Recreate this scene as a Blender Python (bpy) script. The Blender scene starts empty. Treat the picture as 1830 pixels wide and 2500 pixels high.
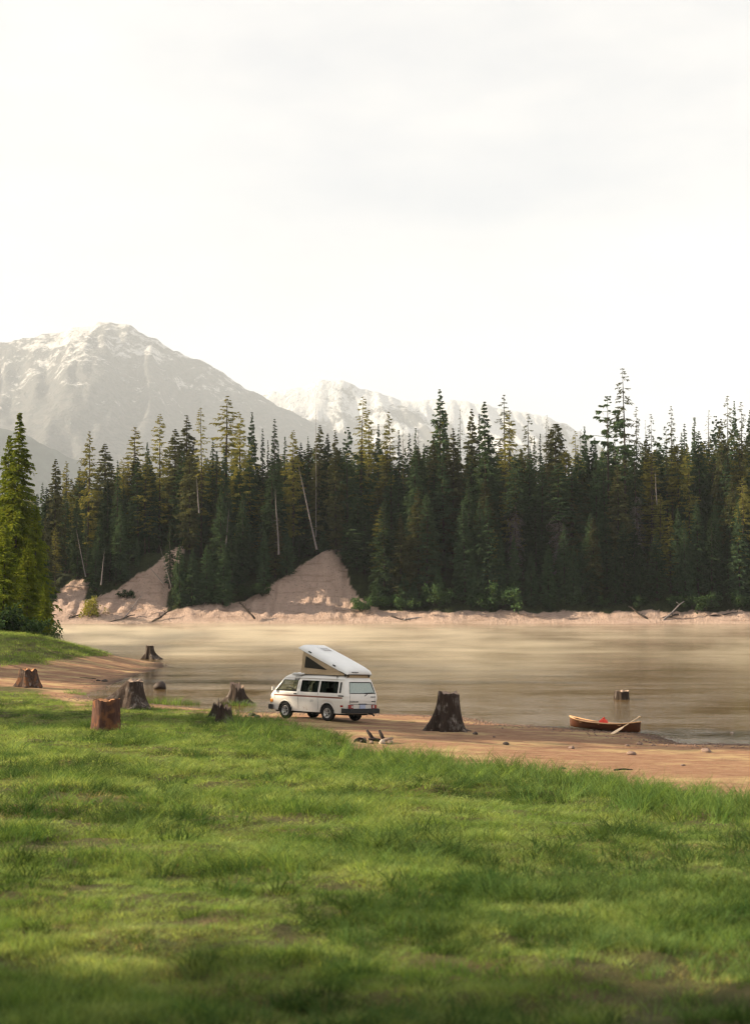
import bpy, bmesh, math, random
import numpy as np
from mathutils import Vector, Matrix, Euler
random.seed(7); rng = np.random.default_rng(7)
R = math.radians
S = bpy.context.scene
C = S.collection

# ------------------------------------------------------------------ camera, sky, sun, exposure
F, HC, ROWH = 3571.0, 5.5, 1453.0            # focal length in photo pixels, eye height above the lake, horizon row
PITCH = math.atan((ROWH - 1250.0) / F)
cam = bpy.data.cameras.new('camera'); camo = bpy.data.objects.new('camera', cam); C.objects.link(camo)
cam.sensor_fit = 'VERTICAL'; cam.sensor_height = 56.0; cam.sensor_width = 56.0; cam.lens = 80.0
cam.clip_start = 0.1; cam.clip_end = 60000
camo.location = (0, 0, HC); camo.rotation_euler = (R(90) + PITCH, 0, 0)
cam.dof.use_dof = True; cam.dof.focus_distance = 72.0; cam.dof.aperture_fstop = 2.3
S.camera = camo

SUN_DIR = Vector((-0.985, 0.05, 0.0)).normalized() * math.cos(R(23)) + Vector((0, 0, math.sin(R(23))))
world = bpy.data.worlds.new('World'); S.world = world; world.use_nodes = True
wn, wl = world.node_tree.nodes, world.node_tree.links
wn.clear()
out = wn.new('ShaderNodeOutputWorld'); bg = wn.new('ShaderNodeBackground')
sky = wn.new('ShaderNodeTexSky'); sky.sky_type = 'NISHITA'; sky.sun_disc = False
sky.sun_elevation = R(23); sky.sun_rotation = math.atan2(SUN_DIR.x, SUN_DIR.y); sky.altitude = 1200; sky.dust_density = 2.5; sky.air_density = 1.0
# thin high cloud veil over the clear sky, streaky, with slightly thinner patches
tc = wn.new('ShaderNodeTexCoord'); mp = wn.new('ShaderNodeMapping'); mp.inputs['Scale'].default_value = (1.6, 1.6, 5.0)
mp.inputs['Rotation'].default_value = (0.0, R(14), 0.0)
nz = wn.new('ShaderNodeTexNoise'); nz.inputs['Scale'].default_value = 2.2; nz.inputs['Detail'].default_value = 6; nz.inputs['Roughness'].default_value = 0.55
cr = wn.new('ShaderNodeMapRange'); cr.inputs['From Min'].default_value = 0.3; cr.inputs['From Max'].default_value = 0.7
cr.inputs['To Min'].default_value = 0.56; cr.inputs['To Max'].default_value = 0.95
mx = wn.new('ShaderNodeMix'); mx.data_type = 'RGBA'; mx.inputs[7].default_value = (7.1, 6.9, 6.6, 1)
wl.new(tc.outputs['Generated'], mp.inputs['Vector']); wl.new(mp.outputs[0], nz.inputs['Vector'])
wl.new(nz.outputs['Fac'], cr.inputs['Value']); wl.new(cr.outputs[0], mx.inputs[0]); wl.new(sky.outputs[0], mx.inputs[6])
wl.new(mx.outputs[2], bg.inputs['Color']); bg.inputs['Strength'].default_value = 0.05
wl.new(bg.outputs[0], out.inputs['Surface'])

sun = bpy.data.lights.new('sun', 'SUN'); suno = bpy.data.objects.new('sun', sun); C.objects.link(suno)
sun.energy = 5.0; sun.angle = R(0.6); sun.color = (1.0, 0.84, 0.61)
suno.rotation_euler = SUN_DIR.to_track_quat('Z', 'Y').to_euler(); suno.location = (-60, 40, 60)

S.view_settings.view_transform = 'Standard'; S.view_settings.look = 'None'; S.view_settings.gamma = 1.0
S.view_settings.use_curve_mapping = False; S.view_settings.exposure = 1.58
S.render.engine = 'CYCLES'
S.cycles.use_denoising = True; S.cycles.denoising_prefilter = 'ACCURATE'; S.cycles.filter_width = 1.25
S.cycles.max_bounces = 6; S.cycles.diffuse_bounces = 2; S.cycles.glossy_bounces = 2; S.cycles.transmission_bounces = 4
S.cycles.transparent_max_bounces = 24; S.cycles.volume_bounces = 0
S.cycles.sample_clamp_indirect = 4.0
S.cycles.caustics_reflective = False; S.cycles.caustics_refractive = False

# ------------------------------------------------------------------ helpers
def ray(px, row):
    a, b = (px - 915.0) / F, (1250.0 - row) / F
    c, s = math.cos(PITCH), math.sin(PITCH)
    d = Vector((a, c - b * s, s + b * c))
    return d / d.y
def at(px, row, Y):
    d = ray(px, row); return Vector((d.x * Y, Y, HC + d.z * Y))
def project(x, y, z):
    c, s = math.cos(PITCH), math.sin(PITCH)
    dz = z - HC
    f = y * c + dz * s; u = -y * s + dz * c
    f = np.maximum(f, 0.2)
    return 915 + F * x / f, 1250 - F * u / f

def _hash(ix, iy, seed):
    n = (ix.astype(np.int64) * 374761393 + iy.astype(np.int64) * 668265263 + seed * 974711) & 0x7fffffff
    n = ((n ^ (n >> 13)) * 1274126177) & 0x7fffffff
    return ((n ^ (n >> 16)) & 0xffff) / 65535.0
def vnoise(x, y, seed=0):
    x = np.asarray(x, float); y = np.asarray(y, float)
    ix, iy = np.floor(x), np.floor(y); fx, fy = x - ix, y - iy
    fx = fx * fx * (3 - 2 * fx); fy = fy * fy * (3 - 2 * fy)
    a = _hash(ix, iy, seed); b = _hash(ix + 1, iy, seed); c = _hash(ix, iy + 1, seed); d = _hash(ix + 1, iy + 1, seed)
    return (a * (1 - fx) + b * fx) * (1 - fy) + (c * (1 - fx) + d * fx) * fy - 0.5
def fbm(x, y, seed=0, oct=4, gain=0.5):
    s = 0; a = 1.0
    for o in range(oct):
        s = s + a * vnoise(x, y, seed + o * 17); x = x * 2.03 + 11.3; y = y * 2.03 + 5.7; a *= gain
    return s

def tag(o, label=None, cat=None, group=None, kind=None):
    if label: o['label'] = label
    if cat: o['category'] = cat
    if group: o['group'] = group
    if kind: o['kind'] = kind
    return o
def mesh_np(name, verts, faces, smooth=False):
    me = bpy.data.meshes.new(name)
    verts = np.asarray(verts, np.float32)
    if isinstance(faces, np.ndarray):
        n, k = faces.shape
        me.vertices.add(len(verts)); me.vertices.foreach_set('co', verts.ravel())
        me.loops.add(n * k); me.loops.foreach_set('vertex_index', faces.astype(np.int32).ravel())
        me.polygons.add(n); me.polygons.foreach_set('loop_start', (np.arange(n) * k).astype(np.int32))
        me.update(calc_edges=True); me.validate()
    else:
        me.from_pydata(verts.tolist(), [], faces); me.update()
    if smooth: me.shade_smooth()
    return me
def link(name, me, mats=None, parent=None, loc=None):
    o = bpy.data.objects.new(name, me); C.objects.link(o)
    if mats is not None and me is not None:
        for m in (mats if isinstance(mats, (list, tuple)) else [mats]): me.materials.append(m)
    if parent is not None: o.parent = parent
    if loc is not None: o.location = loc
    return o
def empty(name, loc=(0, 0, 0), rot=(0, 0, 0)):
    o = bpy.data.objects.new(name, None); C.objects.link(o); o.location = loc; o.rotation_euler = rot; o.empty_display_size = 0.3
    return o
class MB:
    def __init__(s): s.v = []; s.f = []
    def add(s, vs, fs):
        n = len(s.v); s.v += [tuple(v) for v in vs]; s.f += [tuple(i + n for i in f) for f in fs]; return s
    def box(s, c, d, rot=None):
        vs = []
        for z in (-.5, .5):
            for x, y in ((-.5, -.5), (.5, -.5), (.5, .5), (-.5, .5)):
                p = Vector((x * d[0], y * d[1], z * d[2]))
                if rot is not None: p = rot @ p
                vs.append(p + Vector(c))
        return s.add(vs, [(3, 2, 1, 0), (4, 5, 6, 7), (0, 1, 5, 4), (1, 2, 6, 5), (2, 3, 7, 6), (3, 0, 4, 7)])
    def tube(s, pts, rad, n=8, cap=True, flat=1.0):
        pts = [Vector(p) for p in pts]; k = len(pts)
        rad = rad if isinstance(rad, (list, tuple)) else [rad] * k
        vs = []
        for i, p in enumerate(pts):
            t = (pts[min(i + 1, k - 1)] - pts[max(i - 1, 0)]).normalized()
            a = t.cross(Vector((0, 0, 1)) if abs(t.z) < .95 else Vector((1, 0, 0))).normalized(); b = t.cross(a)
            for j in range(n):
                th = 2 * math.pi * j / n
                vs.append(p + a * math.cos(th) * rad[i] + b * math.sin(th) * rad[i] * flat)
        fs = [(i * n + j, i * n + (j + 1) % n, (i + 1) * n + (j + 1) % n, (i + 1) * n + j) for i in range(k - 1) for j in range(n)]
        if cap: fs += [tuple(range(n))[::-1], tuple((k - 1) * n + j for j in range(n))]
        return s.add(vs, fs)
    def grid(s, P):           # P[i][j] points
        n, m = len(P), len(P[0])
        return s.add([p for r in P for p in r], [(i * m + j, i * m + j + 1, (i + 1) * m + j + 1, (i + 1) * m + j) for i in range(n - 1) for j in range(m - 1)])
    def build(s, name, mat, parent=None, smooth=False, bevel=0, loc=None):
        me = bpy.data.meshes.new(name); me.from_pydata([tuple(v) for v in s.v], [], s.f); me.update()
        if bevel:
            bm = bmesh.new(); bm.from_mesh(me)
            bmesh.ops.bevel(bm, geom=list(bm.edges), offset=bevel, segments=2, affect='EDGES', profile=0.5)
            bm.to_mesh(me); bm.free()
        bm = bmesh.new(); bm.from_mesh(me); bmesh.ops.recalc_face_normals(bm, faces=bm.faces); bm.to_mesh(me); bm.free()
        if smooth: me.shade_smooth()
        return link(name, me, mat, parent, loc)

# ------------------------------------------------------------------ materials
class NT:
    def __init__(s, name):
        s.m = bpy.data.materials.new(name); s.m.use_nodes = True; s.t = s.m.node_tree; s.t.nodes.clear()
        s.out = s.t.nodes.new('ShaderNodeOutputMaterial')
    def n(s, kind, **kw):
        nd = s.t.nodes.new('ShaderNode' + kind)
        for k, v in kw.items():
            if k in nd.inputs: nd.inputs[k].default_value = v
            else: setattr(nd, k, v)
        return nd
    def l(s, a, b): s.t.links.new(a, b)
    def coord(s, kind='Object', scale=(1, 1, 1)):
        if kind == 'World': src = s.n('NewGeometry').outputs['Position']
        else: src = s.n('TexCoord').outputs[kind]
        mp = s.n('Mapping'); mp.inputs['Scale'].default_value = scale; s.l(src, mp.inputs['Vector']); return mp.outputs[0]
    def noise(s, vec, scale, detail=5, rough=.6, lo=.3, hi=.7, dist=0.0):
        nz = s.n('TexNoise', Scale=scale, Detail=detail, Roughness=rough, Distortion=dist); s.l(vec, nz.inputs['Vector'])
        mr = s.n('MapRange'); mr.inputs['From Min'].default_value = lo; mr.inputs['From Max'].default_value = hi; s.l(nz.outputs['Fac'], mr.inputs['Value'])
        return mr.outputs[0]
    def mix(s, fac, a, b, mode='MIX'):
        m = s.n('Mix'); m.data_type = 'RGBA'; m.blend_type = mode
        for i, v in ((0, fac), (6, a), (7, b)):
            if isinstance(v, (int, float)): m.inputs[i].default_value = v
            elif isinstance(v, (tuple, list)): m.inputs[i].default_value = (*v[:3], 1)
            else: s.l(v, m.inputs[i])
        return m.outputs[2]
    def math(s, op, a, b=0.0):
        m = s.n('Math'); m.operation = op
        for i, v in ((0, a), (1, b)):
            if isinstance(v, (int, float)): m.inputs[i].default_value = v
            else: s.l(v, m.inputs[i])
        return m.outputs[0]
    def bump(s, h, strength=.5, dist=.02):
        b = s.n('Bump'); b.inputs['Strength'].default_value = strength; b.inputs['Distance'].default_value = dist; s.l(h, b.inputs['Height']); return b.outputs[0]
    def principled(s, col, rough=.8, spec=.3, normal=None, **kw):
        p = s.n('BsdfPrincipled')
        if isinstance(col, (tuple, list)): p.inputs['Base Color'].default_value = (*col[:3], 1)
        else: s.l(col, p.inputs['Base Color'])
        if isinstance(rough, (int, float)): p.inputs['Roughness'].default_value = rough
        else: s.l(rough, p.inputs['Roughness'])
        p.inputs['Specular IOR Level'].default_value = spec
        for k, v in kw.items(): p.inputs[k.replace('_', ' ')].default_value = v
        if normal is not None: s.l(normal, p.inputs['Normal'])
        s.l(p.outputs[0], s.out.inputs['Surface']); return p
def flat(name, col, rough=.6, spec=.4, var=.12, scale=6.0, **kw):
    t = NT(name); v = t.coord('Object')
    f = t.noise(v, scale, 4, .6, .25, .75)
    c = t.mix(f, tuple(k * (1 - var) for k in col), tuple(min(1, k * (1 + var)) for k in col))
    t.principled(c, rough, spec, **kw); return t.m
def leaf(name, ca, cb, trans=.35, obj_var=.35, hue=(1.15, .95, .6)):
    t = NT(name)
    oi = t.n('ObjectInfo'); v = t.coord('World')
    f = t.noise(v, .9, 3, .6, .3, .7)
    c = t.mix(f, ca, cb)
    mr = t.n('MapRange'); mr.inputs['To Min'].default_value = 1 - obj_var; mr.inputs['To Max'].default_value = 1 + obj_var
    t.l(oi.outputs['Random'], mr.inputs['Value'])
    vm = t.n('VectorMath'); vm.operation = 'SCALE'; t.l(c, vm.inputs[0]); t.l(mr.outputs[0], vm.inputs['Scale'])
    c2 = vm.outputs[0]
    d = t.n('BsdfDiffuse'); tr = t.n('BsdfTranslucent'); t.l(c2, d.inputs['Color'])
    ct = t.mix(1.0, c2, hue, 'MULTIPLY'); sc = t.n('VectorMath'); sc.operation = 'SCALE'; sc.inputs['Scale'].default_value = 1.5; t.l(ct, sc.inputs[0])
    t.l(sc.outputs[0], tr.inputs['Color'])
    ms = t.n('MixShader'); ms.inputs[0].default_value = trans; t.l(d.outputs[0], ms.inputs[1]); t.l(tr.outputs[0], ms.inputs[2])
    t.l(ms.outputs[0], t.out.inputs['Surface']); return t.m
def barkmat(name, dark, light, orange=None, streak=1.0, bscale=1.0, patch=(.52, .68)):
    t = NT(name); v = t.coord('Object', (5 * bscale, 5 * bscale, .7 * bscale)); v2 = t.coord('Object')
    f = t.noise(v, 3.0, 6, .65, .35, .68); g = t.noise(v2, 2.2, 4, .6, patch[0], patch[1])
    c = t.mix(f, dark, tuple(d * 1.9 for d in dark))
    gg = t.math('MULTIPLY', g, t.noise(v, 4.0, 5, .6, .42, .6)); c = t.mix(t.math('MULTIPLY', gg, streak), c, light)
    if orange: c = t.mix(t.math('MULTIPLY', t.noise(v2, 3.3, 3, .5, .5, .62), .85), c, orange)
    t.principled(c, .9, .15, t.bump(f, .9, .03)); return t.m

M = {}
M['bark'] = barkmat('bark', (.030, .022, .017), (.14, .12, .11))
M['dead_wood'] = flat('dead_wood', (.20, .175, .165), .9, .1, .35, 3)
M['trunk_pale'] = flat('trunk_pale', (.17, .14, .125), .9, .1, .4, 2)
M['spruce'] = leaf('spruce', (.027, .053, .028), (.058, .092, .046), .30, .40)
M['spruce_brown'] = leaf('spruce_brown', (.046, .056, .026), (.086, .092, .042), .3, .3)
M['fir_blue'] = leaf('fir_blue', (.040, .076, .036), (.072, .118, .056), .25, .25)
M['larch'] = leaf('larch', (.115, .125, .034), (.185, .185, .055), .45, .22)
M['larch_near'] = leaf('larch_near', (.070, .110, .015), (.155, .190, .026), .38, .15)
M['shrub'] = leaf('shrub', (.032, .062, .026), (.056, .098, .038), .3, .45)
M['yellow_shrub'] = leaf('yellow_shrub', (.16, .17, .03), (.22, .22, .05), .35, .1)

# ------------------------------------------------------------------ near ground
SHORE = [(70, 40), (30, 49), (13.9, 54.3), (11.4, 54.7), (10.5, 58.8), (7.9, 61), (5.1, 63.6), (4.0, 66.6), (0.3, 68.4), (-5.7, 69.2), (-11.9, 75), (-15, 78),
         (-15.9, 81), (-16.5, 94.9), (-16.3, 112), (-17.2, 119), (-21, 128), (-29, 143), (-48, 165), (-100, 195), (-240, 215)]
INLAND = SHORE + [(-240, -140), (240, -140), (240, 30)]
def shore_dist(x, y):
    x = np.asarray(x, float); y = np.asarray(y, float)
    d = np.full(x.shape, 1e9)
    P = SHORE + []
    P = [(240, 30)] + P
    for (ax, ay), (bx, by) in zip(P[:-1], P[1:]):
        dx, dy = bx - ax, by - ay
        t = np.clip(((x - ax) * dx + (y - ay) * dy) / (dx * dx + dy * dy), 0, 1)
        d = np.minimum(d, np.hypot(x - ax - t * dx, y - ay - t * dy))
    ins = np.zeros(x.shape, bool); Q = INLAND; j = len(Q) - 1
    for i in range(len(Q)):
        (xi, yi), (xj, yj) = Q[i], Q[j]
        if yi != yj:
            c = ((yi > y) != (yj > y)) & (x < (xj - xi) * (y - yi) / (yj - yi) + xi); ins ^= c
        j = i
    return np.where(ins, d, -d)
_pd = [-40, -12, 0, 3, 6, 11, 23, 33, 40, 48, 55, 60, 68, 90, 200]
_pz = [-2.2, -.7, 0, .13, .29, .58, 1.1, 1.6, 2.0, 2.45, 2.8, 3.05, 3.42, 4.2, 7.0]
BND = np.array([(-400, 1655), (0, 1672), (90, 1692), (180, 1728), (330, 1726), (430, 1738), (560, 1745), (640, 1762), (700, 1776), (800, 1806), (900, 1836), (1100, 1860),
                (1300, 1890), (1500, 1922), (1700, 1952), (1830, 1962), (2400, 2000)], float)
UPB = np.array([(-400, 1640), (0, 1628), (130, 1614), (230, 1600), (300, 1592), (340, 1586), (360, 1500)], float)
def hraw(x, y):
    d = shore_dist(x, y) + 0.5 * fbm(np.asarray(x) * .45, np.asarray(y) * .45, 91, 3)
    w = np.exp(-((np.asarray(y) - 122) / 20.0) ** 2) * (np.asarray(x) < -13)
    return np.interp(d, _pd, _pz) + 1.7 * w * np.clip((d - 1.5) / 8.0, 0, 1), d
def grass_mask(x, y, z):
    px, row = project(x, y, z)
    n = fbm(x * .35, y * .35, 5, 3) * 26 + fbm(x * 1.4, y * 1.4, 6, 2) * 12
    a = np.clip((row + n - np.interp(px, BND[:, 0], BND[:, 1])) / 14.0 + .5, 0, 1)
    b = np.clip((np.interp(px, UPB[:, 0], UPB[:, 1]) + n * .35 - row) / 8.0 + .5, 0, 1) * (px < 355)
    return np.where(y < 4, 1.0, np.maximum(a, b))
def h(x, y, detail=True):
    x = np.asarray(x, float); y = np.asarray(y, float)
    z, d = hraw(x, y)
    if detail:
        g = grass_mask(x, y, z)
        k = np.clip(d / 4, 0, 1)
        z = z + k * (g * (0.16 * fbm(x * .42, y * .42, 21, 3) + .10 * fbm(x * 1.9, y * 1.9, 31, 2)) + (1 - g) * (.05 * fbm(x * .6, y * .9, 41, 4)))
        z = z + np.clip(.02 * fbm(x * 4, y * 4, 51, 2), -1, 1) * k
    return z
def hz(x, y): return float(h(np.array([x]), np.array([y]))[0])
def gp(px, row):
    r = ray(px, row); Y = np.arange(6, 260, .04)
    z = h(r.x * Y, Y); zr = HC + r.z * Y
    i = np.argmax(zr < np.maximum(z, 0.0))
    return Vector((r.x * Y[i], Y[i], max(z[i], 0)))

def spaced(segs):
    a = []
    for lo, hi, st in segs: a += list(np.arange(lo, hi, st))
    return np.array(a + [segs[-1][1]])
xs = spaced([(-240, -60, 8), (-60, -30, 1.2), (-30, -14, .35), (-14, 15, .13), (15, 30, .5), (30, 60, 2.0), (60, 240, 12)])
ys = spaced([(-140, -10, 8), (-10, 5, .8), (5, 46, .13), (46, 82, .22), (82, 135, .4), (135, 220, 3.0)])
X, Y = np.meshgrid(xs, ys); Z = h(X, Y)
def grid_mesh(name, X, Y, Z):
    n, m = X.shape
    v = np.stack([X.ravel(), Y.ravel(), Z.ravel()], 1)
    i = (np.arange(n - 1)[:, None] * m + np.arange(m - 1)[None]).ravel()
    return mesh_np(name, v, np.stack([i, i + 1, i + m + 1, i + m], 1), True)
me = grid_mesh('ground', X, Y, Z)
gm = grass_mask(X.ravel(), Y.ravel(), Z.ravel())
at_ = me.attributes.new('grassy', 'FLOAT', 'POINT'); at_.data.foreach_set('value', gm.astype(np.float32))
at_ = me.attributes.new('shore', 'FLOAT', 'POINT'); at_.data.foreach_set('value', shore_dist(X.ravel(), Y.ravel()).astype(np.float32))
t = NT('soil'); v = t.coord('World'); vs = t.coord('World', (.55, 1.0, 1))
ga = t.n('Attribute', attribute_name='grassy'); sa = t.n('Attribute', attribute_name='shore')
c = t.mix(t.noise(v, 1.6, 6, .7, .3, .7), (.290, .146, .082), (.460, .270, .160))
c = t.mix(t.math('MULTIPLY', t.noise(vs, .55, 6, .7, .48, .62), .8), c, (.58, .43, .21))
c = t.mix(t.math('MULTIPLY', t.noise(vs, 1.3, 6, .75, .55, .72), .6), c, (.10, .058, .038))
c = t.mix(t.math('MULTIPLY', t.noise(v, 26, 3, .6, .58, .72), .6), c, (.42, .33, .26))
wet = t.n('MapRange'); wet.inputs['From Min'].default_value = 0.0; wet.inputs['From Max'].default_value = 1.1; wet.inputs['To Min'].default_value = .9; wet.inputs['To Max'].default_value = 0.0
t.l(sa.outputs['Fac'], wet.inputs['Value'])
c = t.mix(wet.outputs[0], c, (.12, .08, .06))
gr = t.mix(t.noise(v, 3.0, 4, .6, .3, .7), (.085, .085, .030), (.150, .130, .055)); gr = t.mix(t.noise(v, .7, 4, .6, .57, .68), gr, (.20, .125, .075))
c = t.mix(ga.outputs['Fac'], c, gr)
hgt = t.math('ADD', t.noise(v, 9, 6, .7, .2, .8), t.math('MULTIPLY', t.noise(v, 40, 3, .6, .3, .7), .4))
t.principled(c, .92, .15, t.bump(hgt, 1.0, .09)); M['soil'] = t.m
tag(link('ground', me, M['soil']), kind='structure')

# ------------------------------------------------------------------ far shore terrain
FS = 284.0
def far_pts(pp, Y=296.0):
    return np.array([(at(p, r, Y).x, at(p, r, Y).z) for p, r in pp])
SC = [far_pts(q) for q in (
    [(400, 1520), (420, 1492), (470, 1480), (540, 1472), (600, 1466), (660, 1430), (740, 1374), (795, 1338), (822, 1336), (835, 1368), (850, 1420), (880, 1466), (925, 1488), (960, 1520)],
    [(150, 1520), (225, 1462), (285, 1440), (335, 1400), (366, 1384), (402, 1340), (428, 1308), (448, 1312), (440, 1348), (418, 1400), (412, 1470), (424, 1520)],
    [(120, 1520), (145, 1440), (165, 1418), (190, 1410), (213, 1420), (214, 1468), (260, 1520)])]
def inpoly(x, z, Q):
    ins = np.zeros(x.shape, bool); j = len(Q) - 1
    for i in range(len(Q)):
        (xi, yi), (xj, yj) = Q[i], Q[j]
        if yi != yj: ins ^= ((yi > z) != (yj > z)) & (x < (xj - xi) * (z - yi) / (yj - yi) + xi)
        j = i
    return ins
def hf(x, y):
    x = np.asarray(x, float); y = np.asarray(y, float)
    s = y - FS - 1.6 * fbm(x * .06, x * 0, 71, 3)
    lx = np.clip((20 - x) / 30, 0, 1)                      # the bank is a steep bluff left of centre, gentler at the right
    bx = np.array([-110, -64, -56, -48, -40, -28, -10, 5, 40, 110]); bt = np.array([10, 8.5, 9, 13, 15, 9, 14.3, 9.5, 9, 12])
    bl = np.interp(x, bx, bt)
    beach = np.interp(s, [-60, -2, 0, 5, 7], [-3, -.25, 0, 1.9, 2.5])
    rise = np.clip((s - 5.5) / 14.0, 0, 1); rise = rise * rise * (3 - 2 * rise)
    z = beach + (bl - 2.5) * rise + np.clip(s - 18, 0, 200) * .10 + np.clip(s - 220, 0, 4000) * .03
    z = z + np.clip(s, 0, 8) / 8 * (.9 * fbm(x * .16, y * .16, 77, 4) + 1.5 * np.abs(fbm(x * .42, y * .10, 78, 4)) + .35 * fbm(x * 1.3, y * .6, 79, 3))
    return z
xs = spaced([(-2400, -130, 60), (-130, -72, 2.5), (-72, 76, .45), (76, 130, 2.5), (130, 2400, 60)])
ys = spaced([(262, 280, 3), (280, 310, .4), (310, 360, 2.5), (360, 700, 20), (700, 3400, 150)])
X, Y = np.meshgrid(xs, ys); Z = hf(X, Y)
me = grid_mesh('far_shore', X, Y, Z)
fx, fz = X.ravel(), Z.ravel()
wob = 1.0 * fbm(fx * .35, fz * .5, 83, 3)
dirt = np.zeros(fx.shape)
for q in SC: dirt = np.maximum(dirt, inpoly(fx + wob, fz + wob * .6, q) * 1.0)
dirt = np.where((Y.ravel() < 312), dirt, 0); dirt = np.maximum(dirt, (fz < 2.3 + .8 * wob) * 1.0)
at_ = me.attributes.new('dirt', 'FLOAT', 'POINT'); at_.data.foreach_set('value', dirt.astype(np.float32))
t = NT('bluff'); v = t.coord('World'); vh = t.coord('World', (.12, .12, 1.0)); vd = t.coord('World', (1.2, .5, .25)); da = t.n('Attribute', attribute_name='dirt')
c = t.mix(t.noise(v, .55, 6, .7, .3, .7), (.50, .35, .275), (.68, .50, .41))
c = t.mix(t.math('MULTIPLY', t.noise(vh, 1.3, 5, .6, .52, .68), .55), c, (.26, .16, .11))
c = t.mix(t.math('MULTIPLY', t.noise(vd, 1.0, 5, .7, .55, .75), .5), c, (.56, .43, .36))
c = t.mix(t.math('MULTIPLY', t.noise(v, 2.6, 4, .7, .56, .70), .7), c, (.17, .12, .095))
fl = t.mix(t.noise(v, .8, 5, .7, .3, .7), (.022, .030, .012), (.050, .060, .022))
c = t.mix(da.outputs['Fac'], fl, c)
t.principled(c, .95, .1, t.bump(t.math('ADD', t.noise(v, 1.8, 6, .75, .2, .8), t.noise(vd, 2.2, 5, .7, .2, .8)), 1.0, .6)); M['bluff'] = t.m
tag(link('far_shore', me, M['bluff']), kind='structure')

# ------------------------------------------------------------------ lake
n1, n2 = 60, 60
gx, gy = np.meshgrid(np.linspace(-420, 420, n1), np.linspace(30, 300, n2))
me = grid_mesh('lake', gx, gy, gx * 0)
t = NT('lake_water'); v = t.coord('World', (.5, 2.2, 1)); v2 = t.coord('World', (.02, .10, 1))
hgt = t.math('ADD', t.noise(v, .9, 4, .6, .1, .9), t.math('MULTIPLY', t.noise(v, 5.0, 3, .6, .1, .9), .35))
calm = t.noise(v2, 1.0, 4, .6, .35, .65); vb = t.coord('World', (.085, .21, 1)); band = t.noise(vb, 1.0, 6, .7, .38, .64, .6)
rg = t.math('ADD', t.math('MULTIPLY', calm, .06), .05)
bp = t.bump(t.math('MULTIPLY', hgt, t.math('ADD', t.math('MULTIPLY', band, .75), .22)), .40, .06)
t.principled((.130, .084, .036), rg, .42, bp, IOR=1.33); M['water'] = t.m
tag(link('lake', me, M['water']), kind='structure')

# ------------------------------------------------------------------ mountains
def mountain(name, ridge, Yr, depth, seed, mat, rough, nx=260, nt=90):
    rp = np.array(ridge, float); px = np.linspace(rp[0, 0], rp[-1, 0], nx)
    row = np.interp(px, rp[:, 0], rp[:, 1])
    k = np.ones(7) / 7; row = np.convolve(np.pad(row, 3, 'edge'), k, 'valid')
    d0 = [ray(p, r) for p, r in zip(px, row)]
    rx = np.array([d.x for d in d0]) * Yr; rz = HC + np.array([d.z for d in d0]) * Yr
    rz = rz + Yr * .0022 * fbm(px * .05, px * 0, seed + 3, 4)
    T = np.concatenate([np.linspace(0, 1, nt), 1 + np.linspace(.03, .5, 12)])
    XX = np.repeat(rx[None], len(T), 0); TT = np.repeat(T[:, None], nx, 1); RZ = np.repeat(rz[None], len(T), 0)
    f = np.where(TT <= 1, TT ** 1.15, 1 - (TT - 1) * 1.4)
    YY = Yr - depth * (1 - TT)
    u = XX / Yr * 40; w = TT * 6
    sp = np.abs(fbm(u * .55 + w * .35, w * .22, seed, 5, .55)) * 2
    amp = np.clip(TT, 0, 1) * np.clip((1.0 - TT) * 9, 0, 1)
    ZZ = RZ * f - amp * rough * Yr * sp * .035
    ZZ = np.maximum(ZZ, -5)
    me = grid_mesh(name, XX, YY, ZZ)
    a = me.attributes.new('rel', 'FLOAT', 'POINT'); a.data.foreach_set('value', (ZZ / max(rz)).ravel().astype(np.float32))
    return tag(link(name, me, mat), kind='structure')
def mountmat(name, lo, hi, scale, rock, forest, snow, vert):
    t = NT(name); v = t.coord('World', (1, .8, vert)); v2 = t.coord('World')
    ra = t.n('Attribute', attribute_name='rel')
    s = t.n('MapRange'); s.inputs['From Min'].default_value = lo; s.inputs['From Max'].default_value = hi; t.l(ra.outputs['Fac'], s.inputs['Value'])
    n = t.mix(.45, t.noise(v, scale * .22, 6, .7, .25, .75, .6), t.noise(v, scale, 6, .75, .25, .75, .3))
    k = t.math('ADD', s.outputs[0], t.math('MULTIPLY', t.math('SUBTRACT', n, .5), 1.7))
    st = t.n('MapRange'); st.inputs['From Min'].default_value = .55; st.inputs['From Max'].default_value = .75; t.l(k, st.inputs['Value'])
    base = t.mix(t.noise(v2, scale * 1.6, 6, .7, .35, .65), forest, rock)
    c = t.mix(st.outputs[0], base, snow)
    t.principled(c, .95, .05, t.bump(n, .7, 90)); return t.m
M['mt1'] = mountmat('mountain_slope', .38, 1.25, .016, (.13, .12, .115), (.045, .055, .055), (.52, .50, .48), 1.0)
M['mt2'] = mountmat('snow_slope', .22, 1.0, .0085, (.075, .07, .068), (.04, .045, .045), (.50, .50, .50), 1.0)
mountain('mountain', [(-500, 900), (-250, 850), (-80, 838), (0, 834), (60, 828), (130, 812), (200, 800), (250, 787), (277, 784), (300, 788), (360, 818), (440, 865), (500, 880), (560, 925),
         (640, 968), (720, 1008), (800, 1045), (880, 1085), (1000, 1130), (1150, 1180), (1300, 1240)], 9200, 4200, 11, M['mt1'], .6)
mountain('snow_mountain', [(480, 1060), (600, 985), (650, 958), (700, 950), (760, 942), (775, 928), (810, 925), (840, 930), (870, 945), (920, 960), (960, 974), (1010, 980), (1080, 978), (1120, 974),
         (1180, 985), (1240, 1000), (1300, 1010), (1340, 1022), (1380, 1035), (1410, 1050), (1440, 1075), (1480, 1105), (1560, 1130), (1700, 1150), (2100, 1180)], 10500, 3000, 23, M['mt2'], 1.1)
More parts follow.
